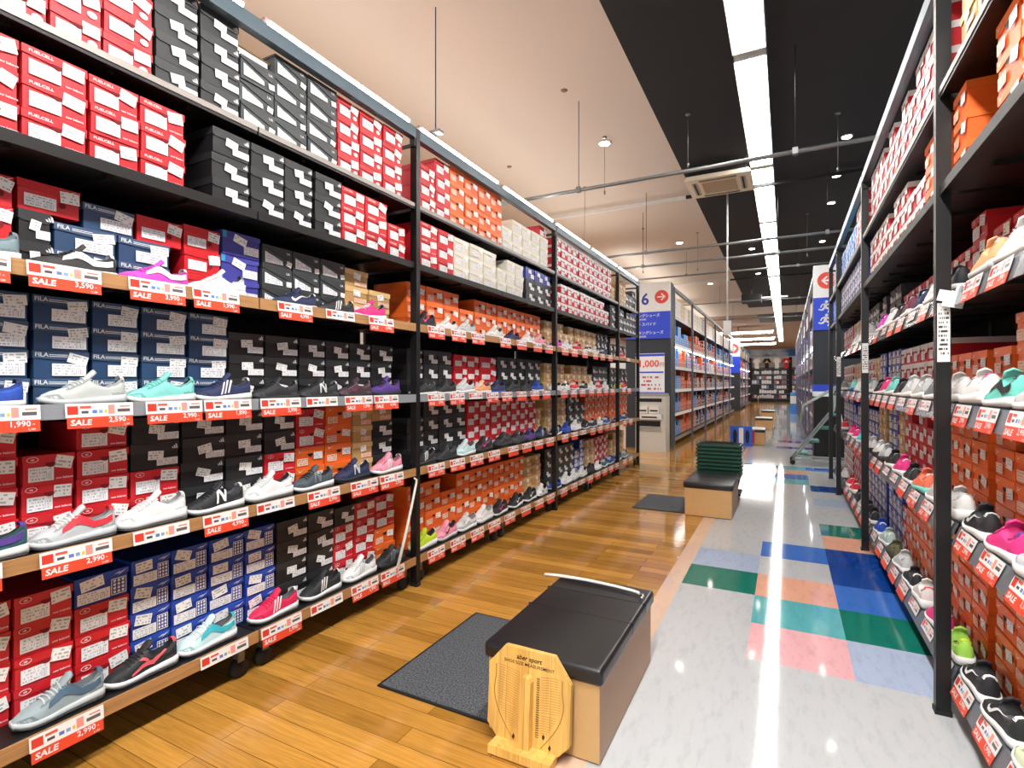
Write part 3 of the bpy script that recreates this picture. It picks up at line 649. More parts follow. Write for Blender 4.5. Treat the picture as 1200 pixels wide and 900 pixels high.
def shoe_parts(kind, logo):
    P, surf = shoe_fn(kind); parts = {}
    ts = [0, .015, .04, .08, .13]+[.13+(.97-.13)*i/(NT_-6) for i in range(1, NT_-5)]+[1.0]
    vs = []; mats = []; fs = []
    for t in ts:
        o = 0.0
        if .57 < t < .95: o = min(1, (t-.57)/.05, (.95-t)/.03)
        for k in range(NR_):
            th = PI*k/(NR_-1); p = surf(t, th)
            if o > 0 and abs(math.cos(th)) < .68: p.z = p.z*(1-o)+(interp(P['sole'], t)+.018)*o
            vs.append(p)
    for i in range(len(ts)-1):
        for k in range(NR_-1):
            fs.append((i*NR_+k, i*NR_+k+1, (i+1)*NR_+k+1, (i+1)*NR_+k))
            tm = (ts[i]+ts[i+1])/2; th = PI*(k+.5)/(NR_-1)
            mats.append('lining' if .58 < tm < .95 and abs(math.cos(th)) < .74 else 'upper')
    fs += [tuple(range(NR_-1, -1, -1)), tuple(range((len(ts)-1)*NR_, len(ts)*NR_))]; mats += ['upper', 'upper']
    g = G(); g.mesh(vs, fs, 'upper', True, mats); parts['upper'] = g
    # midsole and outsole
    def sole(z0f, z1f, off, mat):
        g = G(); n = len(ts); V = []
        tss = [-.012]+ts[1:-1]+[1.014]
        for t in tss:
            tc = min(1, max(0, t)); hw = interp(P['hw'], tc)+off; zb = interp(P['sole'], tc); toe = .012*max(0, 1-tc/.22)**2
            z0, z1 = toe+zb*z0f, toe*.6+zb*z1f; x = (t-.5)*SL; yo = .006*math.sin(tc*PI)
            V += [(x, yo-hw*.93, z0), (x, yo-hw, z0+(z1-z0)*.4), (x, yo-hw*.98, z1), (x, yo+hw*.98, z1), (x, yo+hw, z0+(z1-z0)*.4), (x, yo+hw*.93, z0)]
        F = [(i*6+k, i*6+(k+1) % 6, (i+1)*6+(k+1) % 6, (i+1)*6+k) for i in range(n-1) for k in range(6)]
        F = [f[::-1] for f in F]
        F += [tuple(range(6)), tuple(range(n*6-1, n*6-7, -1))]
        g.mesh(V, F, mat, True); return g
    parts['midsole'] = sole(.22, 1.15, .006, 'mid'); parts['outsole'] = sole(0, .24, .004, 'out')
    # tongue
    g = G(); V = []
    for i, (t, dz, w) in enumerate(((.50, .002, .020), (.56, .012, .022), (.605, .024, .022), (.625, .030, .016))):
        z = interp(P['top'], t)+dz-.006; x = (t-.5)*SL
        for y, dd in ((-w, -.004), (0, .004), (w, -.004)): V += [(x, y+.005, z+dd), (x+.006, y+.005, z+dd-.006)]
    F = []
    for i in range(3):
        b = i*6
        F += [(b, b+2, b+8, b+6), (b+2, b+4, b+10, b+8), (b+1, b+7, b+9, b+3), (b+3, b+9, b+11, b+5), (b, b+6, b+7, b+1), (b+4, b+5, b+11, b+10)]
    F += [(18, 20, 21, 19), (20, 22, 23, 21)]
    g.mesh(V, F, 'upper', True); parts['tongue'] = g
    g = G()
    for i in range(5):
        t0 = .30+i*.05
        pts = [surf(t0+.012*math.sin(j*PI/4+i), PI*(.32+.09*j), .003) for j in range(5)]
        g.tube(pts, .0032, 'lace', 5)
    parts['laces'] = g
    # mark on the flank
    g = G()
    def strip(a, b, mat='logo', off=.0034):
        """band between two lists of (t, v); v in 0..1 up the flank"""
        f = lambda p: surf(p[0], p[1]*PI*.36+.02, off)
        dn = lambda L: [tuple(L[i][c]+(L[i+1][c]-L[i][c])*q/3 for c in (0, 1)) for i in range(len(L)-1) for q in range(3)]+[L[-1]]
        a, b = dn(a), dn(b)
        for i in range(len(a)-1): g.face([f(a[i]), f(b[i]), f(b[i+1]), f(a[i+1])], mat)
    if logo == 'stripes':
        for k in range(3):
            t = .38+k*.068
            strip([(t+.085*v, .10+v*.72) for v in (0, .33, .66, 1)], [(t+.034+.085*v, .10+v*.72) for v in (0, .33, .66, 1)])
    elif logo == 'swoosh':
        lo = [(.34, .58), (.36, .30), (.42, .20), (.52, .32), (.64, .52), (.80, .80)]; up = [(.375, .66), (.395, .46), (.44, .40), (.52, .46), (.64, .60), (.80, .82)]
        strip(up, lo)
    elif logo == 'letter':
        strip([(.46, .12), (.49, .85)], [(.50, .12), (.53, .85)]); strip([(.60, .12), (.63, .85)], [(.64, .12), (.67, .85)]); strip([(.49, .85), (.60, .12)], [(.54, .85), (.65, .12)])
    elif logo == 'wave':
        strip([(.30, .25), (.45, .40), (.60, .30), (.80, .75)], [(.30, .12), (.45, .22), (.62, .12), (.83, .65)]); strip([(.42, .75), (.52, .35)], [(.47, .75), (.56, .35)])
    elif logo == 'form':
        strip([(.35, .70), (.5, .95), (.72, .55), (.95, .50)], [(.33, .40), (.5, .45), (.7, .20), (.95, .22)])
    if g.f: parts['side_mark'] = g
    g = G()
    def band(a, b, flip):
        for i in range(len(a)-1):
            q = [surf(p[0], (p[1]*PI*.5+.02) if not flip else PI-(p[1]*PI*.5+.02), .0016) for p in (a[i], b[i], b[i+1], a[i+1])]
            g.face(q if not flip else q[::-1], 'trim')
    lin_ = lambda p, q, n=6: [(p[0]+(q[0]-p[0])*k/n, p[1]+(q[1]-p[1])*k/n) for k in range(n+1)]
    band(lin_((.74, .46), (.985, .62)), lin_((.82, .02), (.985, .02)), 0); parts['heel_counter'] = g; g = G()
    for fl in (0, 1): band(lin_((.27, .66), (.55, .74)), lin_((.25, .52), (.58, .56)), fl)
    parts['eyestay'] = g; g = G()
    band(lin_((.03, .5), (.17, .34)), lin_((.02, .02), (.24, .02)), 0); parts['toe_guard'] = g
    g = G(); strip2 = [surf(.93, PI*.5*.55+j*PI*.45/4, .002) for j in range(5)]; strip3 = [surf(.985, PI*.5*.55+j*PI*.45/4, .003) for j in range(5)]
    for j in range(4): g.face([strip2[j], strip3[j], strip3[j+1], strip2[j+1]], 'logo')
    parts['heel_tab'] = g
    return parts
for n in ('upper', 'lining', 'mid', 'out', 'lace', 'logo', 'trim'): M(n, (128, 128, 128))
SHOE_MESH = {}
COLN = {}
def colour(rgb):
    k = 'shoe_%d_%d_%d' % rgb
    if k not in MATS: M(k, rgb, .65, var=.07)
    return MATS[k]
N_SHOE = {}
def shoe(kind, logo, upper, mid, logo_c, lace, loc, rz, label, lining=(40, 40, 42), out=(60, 60, 60), scale=1.0):
    if (kind, logo) not in SHOE_MESH: SHOE_MESH[(kind, logo)] = {n: g.build('shoe_'+n) for n, g in shoe_parts(kind, logo).items()}
    ms = SHOE_MESH[(kind, logo)]
    t = tag(O('shoe', None, loc=loc, rot=(0, 0, rz)), label, 'shoe', 'shoes on display along the racks'); t.scale = (scale,)*3
    C = {'upper': upper, 'lining': lining, 'mid': mid, 'out': out, 'lace': lace, 'logo': logo_c, 'trim': tuple(int(v*.80) if sum(upper) > 150 else min(255, int(v*1.5)+6) for v in upper)}
    for n, me in ms.items():
        o = O(n, me, t)
        for sl in o.material_slots:
            nm = sl.material.name.split('.')[0] if sl.material else ''
            sl.link = 'OBJECT'; sl.material = colour(C.get(nm, upper))
    return t
W_, BK, NV = (232, 232, 230), (34, 35, 38), (34, 44, 82)
GR, LG, PK, RD, BL, MT = (120, 126, 130), (196, 200, 200), (226, 50, 130), (214, 44, 58), (34, 74, 170), (120, 208, 196)
WORD = {W_: 'white', BK: 'black', NV: 'navy', GR: 'grey', LG: 'pale grey', PK: 'hot pink', RD: 'red', BL: 'blue', MT: 'mint green'}
def cname(c):
    if c in WORD: return WORD[c]
    for k, n in (((214, 70, 190), 'magenta'), ((236, 150, 170), 'pale pink'), ((60, 200, 210), 'turquoise'), ((200, 226, 40), 'lime'), ((240, 120, 90), 'salmon'), ((80, 50, 130), 'purple'), ((40, 92, 100), 'teal'), ((110, 40, 60), 'maroon'), ((244, 170, 120), 'peach'), ((90, 92, 60), 'olive'), ((226, 214, 196), 'cream')):
        if c == k: return n
    return 'coloured'
MAG, PP, TQ, LM, SA, PU, TE, MA, PE, OL, CR = (214, 70, 190), (236, 150, 170), (60, 200, 210), (200, 226, 40), (240, 120, 90), (80, 50, 130), (40, 92, 100), (110, 40, 60), (244, 170, 120), (90, 92, 60), (226, 214, 196)
def place_shoe(side, li, y, spec, dz=0, yaw=None):
    S = SIDE[side]; kind, logo, up, mid, lg, lc = spec
    N_SHOE[(side, li)] = n = N_SHOE.get((side, li), 0)+1
    x = S['px']+S['s']*(.095 if side == 'L' else .110)
    a = random.uniform(-.08, .06) if side == 'L' else random.uniform(-.045, .045)
    if yaw is not None: a = yaw
    extra = {'stripes': ' with three stripes', 'swoosh': ' with a curved tick', 'letter': ' with a big letter', 'wave': ' with a wing mark', 'form': ' with a side band', 'none': ''}[logo]
    shoe(kind, logo, up, mid, lg, lc, (x, y, LEV[li]+.0015+dz), S['rot']+a, '%s trainer%s, %s along the %s rack\'s %s shelf' % (cname(up), extra, ORD[n-1], S['name'], SH[li]),
         lining=random.choice([(40, 40, 42), (90, 90, 92), tuple(int(c*.7) for c in up)]))
r_, f_, c_ = 'runner', 'flat', 'chunky'
LS = {
 0: [(.923, (r_, 'form', (150, 164, 168), LG, (70, 96, 118), LG)), (1.19, (r_, 'wave', BK, W_, (226, 96, 104), BK)), (1.455, (r_, 'form', (206, 234, 236), W_, (50, 176, 190), W_)), (1.80, (r_, 'stripes', (222, 32, 84), W_, W_, (222, 32, 84))), (2.10, (r_, 'stripes', BK, W_, W_, BK)), (2.392, (r_, 'stripes', W_, W_, LG, W_)), (2.672, (f_, 'stripes', BK, BK, GR, BK)),
     (3.025, (c_, 'none', LM, W_, W_, LM)), (3.30, (r_, 'swoosh', PP, LG, MA, PP)), (3.58, (r_, 'form', LG, W_, W_, W_)), (3.856, (c_, 'none', W_, W_, LG, W_)), (4.135, (r_, 'swoosh', BK, W_, PK, BK)), (4.46, (r_, 'swoosh', BK, W_, W_, BK)), (4.76, (r_, 'swoosh', BK, W_, W_, BK)), (5.05, (f_, 'swoosh', W_, W_, BK, W_)), (5.42, (f_, 'none', BL, W_, W_, BL)),
     (5.74, (c_, 'none', W_, W_, LG, W_)), (6.0, (c_, 'none', W_, LG, LG, W_)), (6.3, (r_, 'none', W_, W_, LG, W_)), (6.6, (r_, 'none', BK, BK, GR, BK)), (6.9, (f_, 'none', W_, W_, LG, W_)), (7.2, (r_, 'none', TE, W_, W_, W_)), (7.475, (r_, 'none', BL, W_, W_, W_)), (7.9, (r_, 'none', BL, W_, W_, W_)), (8.25, (r_, 'none', GR, W_, W_, W_))],
 1: [(.70, (r_, 'form', TE, W_, PU, TE)), (.961, (r_, 'form', (190, 194, 196), LG, RD, W_)), (1.224, (c_, 'none', W_, W_, LG, W_)), (1.492, (r_, 'letter', BK, W_, W_, BK)), (1.765, (c_, 'none', W_, W_, LG, W_)), (2.042, (r_, 'letter', (70, 82, 90), W_, GR, BK)), (2.335, (r_, 'letter', NV, BK, LG, NV)), (2.64, (r_, 'stripes', PP, W_, W_, PP)),
     (3.025, (r_, 'stripes', BK, BK, W_, BK)), (3.295, (f_, 'none', BK, BK, GR, BK)), (3.57, (r_, 'none', (190, 224, 222), W_, W_, W_)), (3.85, (r_, 'swoosh', BK, BK, PK, BK)), (4.2, (c_, 'none', BK, BK, GR, BK)), (4.48, (r_, 'none', (60, 62, 66), BK, GR, BK)), (4.75, (r_, 'none', PU, BK, GR, BK)), (5.03, (r_, 'stripes', NV, BK, W_, NV)),
     (5.45, (r_, 'stripes', NV, W_, W_, NV)), (5.75, (r_, 'none', BL, BL, W_, BL)), (6.05, (c_, 'none', W_, W_, LG, W_)), (6.4, (f_, 'swoosh', BK, W_, W_, BK)), (6.7, (f_, 'none', NV, W_, W_, W_)), (7.0, (f_, 'none', W_, W_, LG, W_)), (7.3, (f_, 'none', BL, W_, W_, W_)), (7.9, (f_, 'none', BL, W_, W_, W_)), (8.25, (f_, 'none', NV, W_, W_, W_))],
 2: [(.69, (f_, 'none', BL, W_, NV, BL)), (.995, (r_, 'none', (188, 192, 188), LG, LG, LG)), (1.262, (r_, 'none', (128, 206, 196), W_, MT, MT)), (1.53, (r_, 'stripes', NV, W_, W_, NV)), (1.805, (f_, 'none', BK, BK, GR, BK)), (2.08, (f_, 'letter', BK, BK, LG, BK)), (2.35, (f_, 'swoosh', (60, 40, 50), BK, MA, BK)), (2.62, (r_, 'none', PU, BK, PU, BK)),
     (3.025, (f_, 'none', BK, W_, GR, BK)), (3.29, (f_, 'none', BK, W_, GR, BK)), (3.555, (r_, 'none', LG, W_, RD, W_)), (3.825, (f_, 'none', PE, W_, W_, W_)), (4.08, (f_, 'none', NV, BL, BL, NV)), (4.37, (r_, 'none', BK, BK, GR, BK)), (4.66, (r_, 'none', BK, BK, GR, BK)), (4.94, (f_, 'none', BL, W_, W_, BL)), (5.42, (f_, 'swoosh', W_, W_, BK, W_)),
     (5.72, (f_, 'none', W_, W_, BK, BK)), (6.02, (r_, 'none', RD, W_, W_, W_)), (6.35, (f_, 'none', BK, W_, W_, W_)), (6.65, (f_, 'none', W_, W_, LG, W_)), (6.95, (r_, 'none', RD, W_, W_, W_)), (7.25, (f_, 'none', W_, W_, LG, W_)), (7.85, (f_, 'none', LM, W_, W_, W_)), (8.15, (r_, 'none', RD, W_, W_, W_))],
 3: [(.68, (r_, 'none', (118, 136, 142), W_, GR, GR)), (.963, (f_, 'form', (52, 50, 50), W_, W_, BK)), (1.235, (f_, 'form', MAG, W_, W_, MAG)), (1.50, (r_, 'none', W_, W_, GR, W_)), (1.925, (f_, 'swoosh', NV, W_, W_, NV)), (2.205, (f_, 'stripes', BK, W_, W_, BK)), (2.48, (r_, 'none', PK, W_, TQ, W_)),
     (3.025, (r_, 'swoosh', BK, BK, PK, BK)), (3.31, (f_, 'none', W_, W_, LG, W_)), (3.59, (r_, 'none', LG, W_, LG, W_)), (4.05, (r_, 'none', W_, W_, LG, W_)), (4.37, (f_, 'none', NV, W_, PU, NV)), (4.72, (r_, 'none', W_, W_, PP, W_)), (5.0, (r_, 'none', PP, W_, W_, W_)), (5.45, (r_, 'none', MAG, W_, W_, W_)), (5.75, (r_, 'none', W_, W_, LG, W_)), (6.1, (r_, 'none', RD, W_, W_, W_)), (6.5, (f_, 'none', W_, W_, NV, NV)), (6.8, (f_, 'stripes', W_, W_, NV, W_)), (7.15, (f_, 'none', NV, W_, W_, W_)), (8.1, (r_, 'none', RD, W_, W_, W_))]}
for li, rows in LS.items():
    for y, sp in rows: place_shoe('L', li, y, sp, yaw=-.06 if y < 2.8 else None)
RS = {
 0: [(2.06, (r_, 'none', (226, 236, 200), W_, LM, LM)), (2.33, (r_, 'swoosh', BK, W_, W_, BK)), (2.595, (r_, 'swoosh', BK, W_, W_, BK)), (2.90, (r_, 'none', (170, 226, 90), W_, LM, LM)), (3.19, (r_, 'none', PK, W_, W_, PK)), (3.50, (c_, 'none', (226, 222, 216), W_, RD, W_)), (3.79, (f_, 'none', BK, W_, W_, W_)), (4.08, (r_, 'none', LG, W_, LG, W_)), (4.37, (f_, 'none', OL, BK, OL, BK)), (4.65, (r_, 'none', (176, 196, 190), W_, W_, W_)), (4.96, (r_, 'none', BL, W_, W_, BL)),
     (5.35, (r_, 'none', BK, W_, GR, BK)), (5.65, (r_, 'none', BK, W_, GR, BK)), (5.95, (f_, 'none', LG, W_, LG, W_)), (6.3, (f_, 'none', BK, BK, GR, BK)), (6.7, (c_, 'none', RD, W_, W_, W_)), (7.05, (c_, 'none', RD, W_, W_, W_)), (7.8, (f_, 'none', W_, W_, W_, W_))],
 1: [(1.74, (r_, 'none', W_, W_, LG, W_)), (2.02, (c_, 'none', (206, 208, 212), W_, LG, W_)), (2.30, (r_, 'none', PK, W_, PU, PK)), (2.575, (r_, 'swoosh', BK, W_, LG, BK)), (2.9, (c_, 'none', W_, W_, LG, W_)), (3.2, (r_, 'none', LG, W_, MT, W_)), (3.5, (r_, 'none', SA, MT, W_, SA)), (3.8, (f_, 'none', BK, W_, GR, BK)), (4.1, (r_, 'none', PK, W_, W_, PK)), (4.4, (r_, 'none', BK, W_, GR, BK)), (4.7, (c_, 'none', LG, BK, BK, W_)), (4.97, (c_, 'none', W_, BK, BK, W_)),
     (5.4, (r_, 'none', W_, BK, BK, W_)), (5.75, (r_, 'none', LG, W_, LG, W_)), (6.1, (r_, 'none', TQ, W_, W_, W_)), (6.5, (r_, 'none', PK, W_, W_, W_)), (6.9, (r_, 'none', PK, W_, MA, W_)), (7.8, (r_, 'none', RD, W_, W_, W_))],
 2: [(2.04, (r_, 'none', LG, W_, PK, W_)), (2.32, (r_, 'form', (110, 205, 190), W_, BK, MT)), (2.595, (c_, 'none', W_, W_, PK, W_)), (2.92, (r_, 'none', W_, W_, LG, W_)), (3.22, (r_, 'none', GR, W_, LG, W_)), (3.52, (r_, 'none', LG, W_, W_, W_)), (3.82, (r_, 'none', (210, 214, 214), W_, W_, W_)), (4.12, (f_, 'none', BK, W_, GR, BK)), (4.4, (r_, 'none', MT, W_, W_, W_)), (4.68, (r_, 'none', PK, W_, W_, W_)), (4.96, (f_, 'none', BK, W_, GR, BK)),
     (5.4, (r_, 'none', LG, W_, LG, W_)), (5.8, (r_, 'none', TQ, W_, W_, W_)), (6.3, (r_, 'none', W_, W_, W_, W_)), (6.8, (r_, 'none', MT, BL, W_, W_)), (7.9, (r_, 'none', GR, W_, W_, W_))],
 3: [(2.2, (r_, 'none', W_, W_, LG, W_)), (2.48, (r_, 'none', PE, LG, W_, W_)), (2.92, (f_, 'none', BK, W_, GR, BK)), (3.25, (r_, 'none', W_, W_, LG, W_)), (3.55, (f_, 'none', NV, W_, W_, W_)), (3.85, (r_, 'none', MA, W_, W_, W_)), (4.15, (f_, 'none', BK, W_, W_, W_)), (4.45, (r_, 'none', W_, W_, LG, W_)), (4.8, (r_, 'none', MAG, W_, W_, W_)), (5.5, (r_, 'none', LG, W_, LG, W_)), (6.0, (r_, 'none', W_, W_, LG, W_)), (6.5, (r_, 'none', LG, W_, W_, W_))]}
for li, rows in RS.items():
    for y, sp in rows: place_shoe('Rt', li, y, sp)

# ------------------------------------------------------------------ price cards
CARD = {}
N_CARD = {}
PRICES = [['2,990', '2,990', '1,990', '2,990'], ['2,990', '2,990', '1,990', '4,990'], ['1,990', '2,590', '2,990', '1,890'], ['3,590', '3,590', '3,990', '1,990']]
PRICE = ['2,990', '1,990', '2,990', '3,990', '1,990', '4,990', '2,990', '3,990']
def card(side, li, y, w, band=True, detail=True):
    S = SIDE[side]; k = N_CARD.get((side, li), 0); N_CARD[(side, li)] = k+1
    w = round(w/.01)*.01; pr = (PRICES[li][k] if side == 'L' and k < 4 else PRICE[(k+3*li) % len(PRICE)])
    key = (w, band, detail, pr if detail else '')
    if key not in CARD:
        h = .085 if band else .05
        c = G(); c.box((-w/2, 0, -h if not band else -.048), (w/2, .0015, 0), 'white'); c.quad(-w/2, w/2, -.046 if band else -h+.003, -.001, -.0004, 'card')
        b = None; tx = []
        if band:
            b = G().box((-w/2+.004, .0004, -.086), (w/2-.002, .002, -.048), 'sale_red')
            if detail:
                tx = [('sale_lettering', at(text_geo('SALE', .027, 'print_white', 'LEFT', .028, .12, 1.1), -w/2+.012, -.0004, -.067)), ('price_figures', at(text_geo(pr, .025, 'print_white', 'RIGHT', .02), w/2-.026, -.0004, -.061).add(at(text_geo('-', .02, 'print_white', 'LEFT', .01), w/2-.022, -.0004, -.061), Matrix()).add(at(text_geo('2,189', .009, 'print_white', 'RIGHT', .01), w/2-.014, -.0004, -.079), Matrix()))]
        CARD[key] = (c.build('price_card'), b.build('sale_band') if b else None, [(n, g.build(n)) for n, g in tx])
    cm, bm, tm = CARD[key]
    tilt = -.10 if side == 'L' else (-.371 if li < 2 else -.254)
    x = S['px']-S['s']*.0065 if side == 'L' else S['px']+S['s']*(.0715 if li < 2 else .0635)
    z = LEV[li]+(.012 if side == 'L' else 0)
    o = O('price_sign', cm, None, (x, y, z), (tilt, 0, S['rot']))
    tag(o, '%s price card, %s along the %s rack\'s %s shelf edge' % ('red and white sale' if band else 'plain white', ORD[k], S['name'], SH[li]), 'price card', 'price cards on the shelf edges')
    if bm:
        bo = O('sale_band', bm, o)
        for n, me in tm: O(n, me, bo)
LC = {0: [(.906, .21, 1), (1.475, .225, 0), (1.769, .23, 1), (2.052, .218, 0), (2.340, .218, 1), (2.585, .224, 1)], 1: [(.66, .15, 1), (.933, .21, 1), (1.213, .207, 0), (1.481, .214, 1), (1.735, .21, 0), (2.032, .221, 1), (2.335, .22, 1), (2.575, .215, 1)],
      2: [(.735, .19, 1), (1.002, .214, 1), (1.262, .216, 1), (1.491, .22, 1), (1.764, .229, 1), (2.02, .21, 0), (2.290, .22, 1), (2.525, .22, 1)], 3: [(.66, .19, 1), (.899, .213, 1), (1.197, .211, 1), (1.436, .211, 1), (1.848, .212, 1), (2.149, .21, 0), (2.480, .22, 1)]}
for li, rows in LC.items():
    for y, w, b in rows: card('L', li, y, w, bool(b))
    for y, sp in LS[li]:
        if y > 2.95 and not 5.15 < y < 5.37 and not y > 8.7: card('L', li, y+.02 if y > 3.02 else 3.02, .20, random.random() > .22, y < 4.2)
    for y, sp in RS[li]:
        yy = {2.595: 2.61, 2.90: 2.88}.get(y, y)
        if not (4.99 < y < 5.28): card('Rt', li, yy, .19, True if y < 3 else random.random() > .2, y < 3.6)

# shelf tags on the right posts
for i, y in enumerate(POST['Rt'][1:4]):
    t = tag(O('post_tag', G().box((0, -.001, 0), (.042, .0, .24), 'white').quad(.002, .040, .003, .237, -.0015, 'tag_tall'), loc=(.549, y-.0205, 1.44)), 'tall white barcode tag taped to the right rack\'s %s post' % ORD[i], 'tag', 'post tags')
g = G()
for k, (a, b) in enumerate(((0, 0), (.05, .022), (.02, -.02))): g.box((-.035+a, -.012-.004*k, -.02+b), (.045+a*.4, -.010-.004*k, .025+b), 'white')
tag(O('paper_tag', g, loc=(.58, 2.705, 1.70), rot=(.0, .25, 0)), 'crumpled white paper tags hooked on the nearest right-hand post', 'paper tag')

# ------------------------------------------------------------------ benches, mats
def rounded(x0, x1, y0, y1, z0, z1, r, mat, seg=4):
    bm = bmesh.new(); bmesh.ops.create_cube(bm, size=1)
    for v in bm.verts: v.co = Vector(((x0+x1)/2+v.co.x*(x1-x0), (y0+y1)/2+v.co.y*(y1-y0), (z0+z1)/2+v.co.z*(z1-z0)))
    bmesh.ops.bevel(bm, geom=bm.edges[:], offset=r, segments=seg, profile=.5, affect='EDGES')
    g = G(); bm.verts.index_update(); g.mesh([v.co[:] for v in bm.verts], [tuple(v.index for v in f.verts) for f in bm.faces], mat, True); bm.free(); return g
def bench(x0, x1, y0, y1, lab):
    w, l = x1-x0, y1-y0
    t = tag(O('bench', None, loc=(x0, y0, 0)), lab, 'bench')
    g = G().box((0, 0, .006), (w-.003, l, .285), 'laminate'); O('wooden_body', g, t)
    O('side_panel', G().box((w-.003, .0, .006), (w, l, .285), 'laminate_brown'), t); O('plinth', G().box((.006, .006, 0), (w-.006, l-.006, .006), 'dark'), t)
    c = O('cushion', rounded(-.015, w+.015, -.018, l+.015, .285, .348, .017, 'cushion'), t)
    for f in (.5, .78):
        O('seam', G().box((-.0158, l*f-.0015, .30), (w+.0158, l*f+.0015, .3488), 'dark'), c)
    return t
bench(-1.033, -.583, 1.80, 2.59, 'shoe-fitting bench with black padded top and wooden measuring board at its end')
bench(-.925, -.475, 5.66, 6.42, 'second bench with black padded top in front of the green baskets')
bench(-.86, -.42, 12.85, 13.6, 'third bench behind the blue footprint panel')
bench(-.80, -.36, 17.2, 17.95, 'fourth bench down the aisle'); bench(-.80, -.36, 22, 22.75, 'farthest bench down the aisle')
def mat(x0, x1, y0, y1, lab):
    t = tag(O('floor_mat', None, loc=(x0, y0, 0)), lab, 'mat')
    O('pile', G().box((.012, .012, .001), (x1-x0-.012, y1-y0-.012, .008), 'mat_pile'), t)
    g = G()
    for a, b in (((0, 0), (x1-x0, .012)), ((0, y1-y0-.012), (x1-x0, y1-y0)), ((0, .012), (.012, y1-y0-.012)), ((x1-x0-.012, .012), (x1-x0, y1-y0-.012))): g.box((*a, .001), (*b, .007), 'rubber')
    O('rubber_edge', g, t)
mat(-1.62, -1.04, 1.82, 2.67, 'dark grey carpet mat beside the nearest bench'); mat(-1.49, -.93, 5.72, 6.52, 'dark grey carpet mat beside the second bench')
# shoehorns
t = tag(O('shoehorn', None, loc=(-.845, 2.515, .352)), 'long white shoehorn lying across the black bench cushion', 'shoehorn')
def blade(pts, w, th, mat):
    g = G(); V = []
    for p, ww in zip(pts, w):
        for s, dz in ((-1, .0), (0, th*.6), (1, .0)): V += [(p[0], p[1]+s*ww, p[2]+dz), (p[0], p[1]+s*ww, p[2]+dz-th)]
    F = []
    for i in range(len(pts)-1):
        b = i*6; F += [(b, b+6, b+8, b+2), (b+2, b+8, b+10, b+4), (b+1, b+3, b+9, b+7), (b+3, b+5, b+11, b+9), (b, b+1, b+7, b+6), (b+4, b+10, b+11, b+5)]
    n = (len(pts)-1)*6; F += [(0, 2, 3, 1), (2, 4, 5, 3), (n, n+1, n+3, n+2), (n+2, n+3, n+5, n+4)]
    g.mesh(V, F, mat, True); return g
M('horn', (226, 224, 214), .35)
O('blade', blade([(-.27, .012, .010), (-.20, .018, .014), (-.05, .020, .016), (.10, .012, .014), (.20, -.004, .013), (.235, -.02, .012)], [.012, .013, .011, .010, .010, .008], .007, 'horn'), t)
O('hook', G().tube([(.235, -.02, .012), (.25, -.035, .012), (.258, -.06, .010), (.25, -.075, .008)], .006, 'chrome', 8), t)
t = tag(O('shoehorn', None, loc=(-2.135, 2.585, .215)), 'long white shoehorn leaning on the left rack beside the nearest tall post', 'shoehorn')
O('blade', G().tube([(0, 0, 0), (-.005, .09, .20), (-.015, .2, .47), (-.02, .215, .505), (-.02, .19, .52)], [.010, .009, .008, .007, .006], 'horn', 8), t)
# foot-measuring board
fm = tag(O('measuring_board', None, loc=(-.84, 1.745, .002), rot=(-.075, 0, 0)), 'pale wooden foot-measuring board leaning on the end of the nearest bench', 'measuring board')
w, h = .165, .365
out = [(-w, .07), (-w+.055, .012), (w-.055, .012), (w, .07), (w, h-.085), (w-.065, h), (-w+.065, h), (-w, h-.075)]
out = out[:]  # octagonal outline
O('board', G().prism(out, -.011, .011, 'board_wood'), fm)
O('heel_rest', G().box((-.125, -.075, 0), (.12, -.011, .03), 'board_wood'), fm)
g = G(); pr = [(-.022, .03), (.022, .03), (.022, .262), (.014, .276), (0, .282), (-.014, .276), (-.022, .262)]
O('centre_ridge', G().prism(pr, -.042, -.011, 'board_wood'), fm)
M('ink', (40, 28, 16), .6); M('groove', (172, 124, 56), .6)
for s in (-1, 1):
    g = G(); pts = []
    for k in range(13):
        a = k/12; pts.append((s*(.055+.085*math.sin(min(1, a*1.25)*PI*.62)), -.0114, .035+.255*a))
    for k in range(12): (x0, y_, z0), (x1, _, z1) = pts[k], pts[k+1]; g.face([(x0-.0022, y_, z0), (x0+.0022, y_, z0), (x1+.0022, y_, z1), (x1-.0022, y_, z1)], 'groove')
    for k in range(24):
        z = .075+k*.0088; xr = .055+.085*math.sin(min(1, (z-.035)/.255*1.25)*PI*.62)-.012
        n = 6; arc = [(s*(.034+(xr-.034)*i/n), z+.012*math.sin(PI*.5*i/n)*(1 if k > 8 else .6)) for i in range(n+1)]
        for i in range(n): (x0, z0), (x1, z1) = arc[i], arc[i+1]; g.face([(x0, -.0114, z0), (x1, -.0114, z1), (x1, -.0114, z1+.0013), (x0, -.0114, z0+.0013)], 'groove')
    O('footprint_lines', g, fm)
g = G()
for k in range(27): g.box((.034, -.0122, .07+k*.0078), (.046, -.0115, .0722+k*.0078), 'ink')
O('scale_marks', g, fm)
O('lettering', at(text_geo('SHOE SIZE MEASUREMENT', .0165, 'ink', bold=.006, sx=1.05), 0, -.0117, .312).add(at(text_geo('aber sport', .024, 'ink', bold=.02, shear=.2), -.0, -.0117, .334), Matrix()), fm)
g = G()
for x, z in ((-.06, .045), (.085, .045), (.06, .075)): g.face([(x, -.0117, z), (x+.007, -.0117, z-.009), (x+.012, -.0117, z+.004), (x+.006, -.0117, z+.014)], 'ink')
O('stamp_marks', g, fm)
tag(O('green_sticker', G().quad(0, .035, 0, .05, 0, 'tile_green'), loc=(-1.03, 1.798, .06)), 'small green sticker low on the end of the nearest bench', 'sticker')

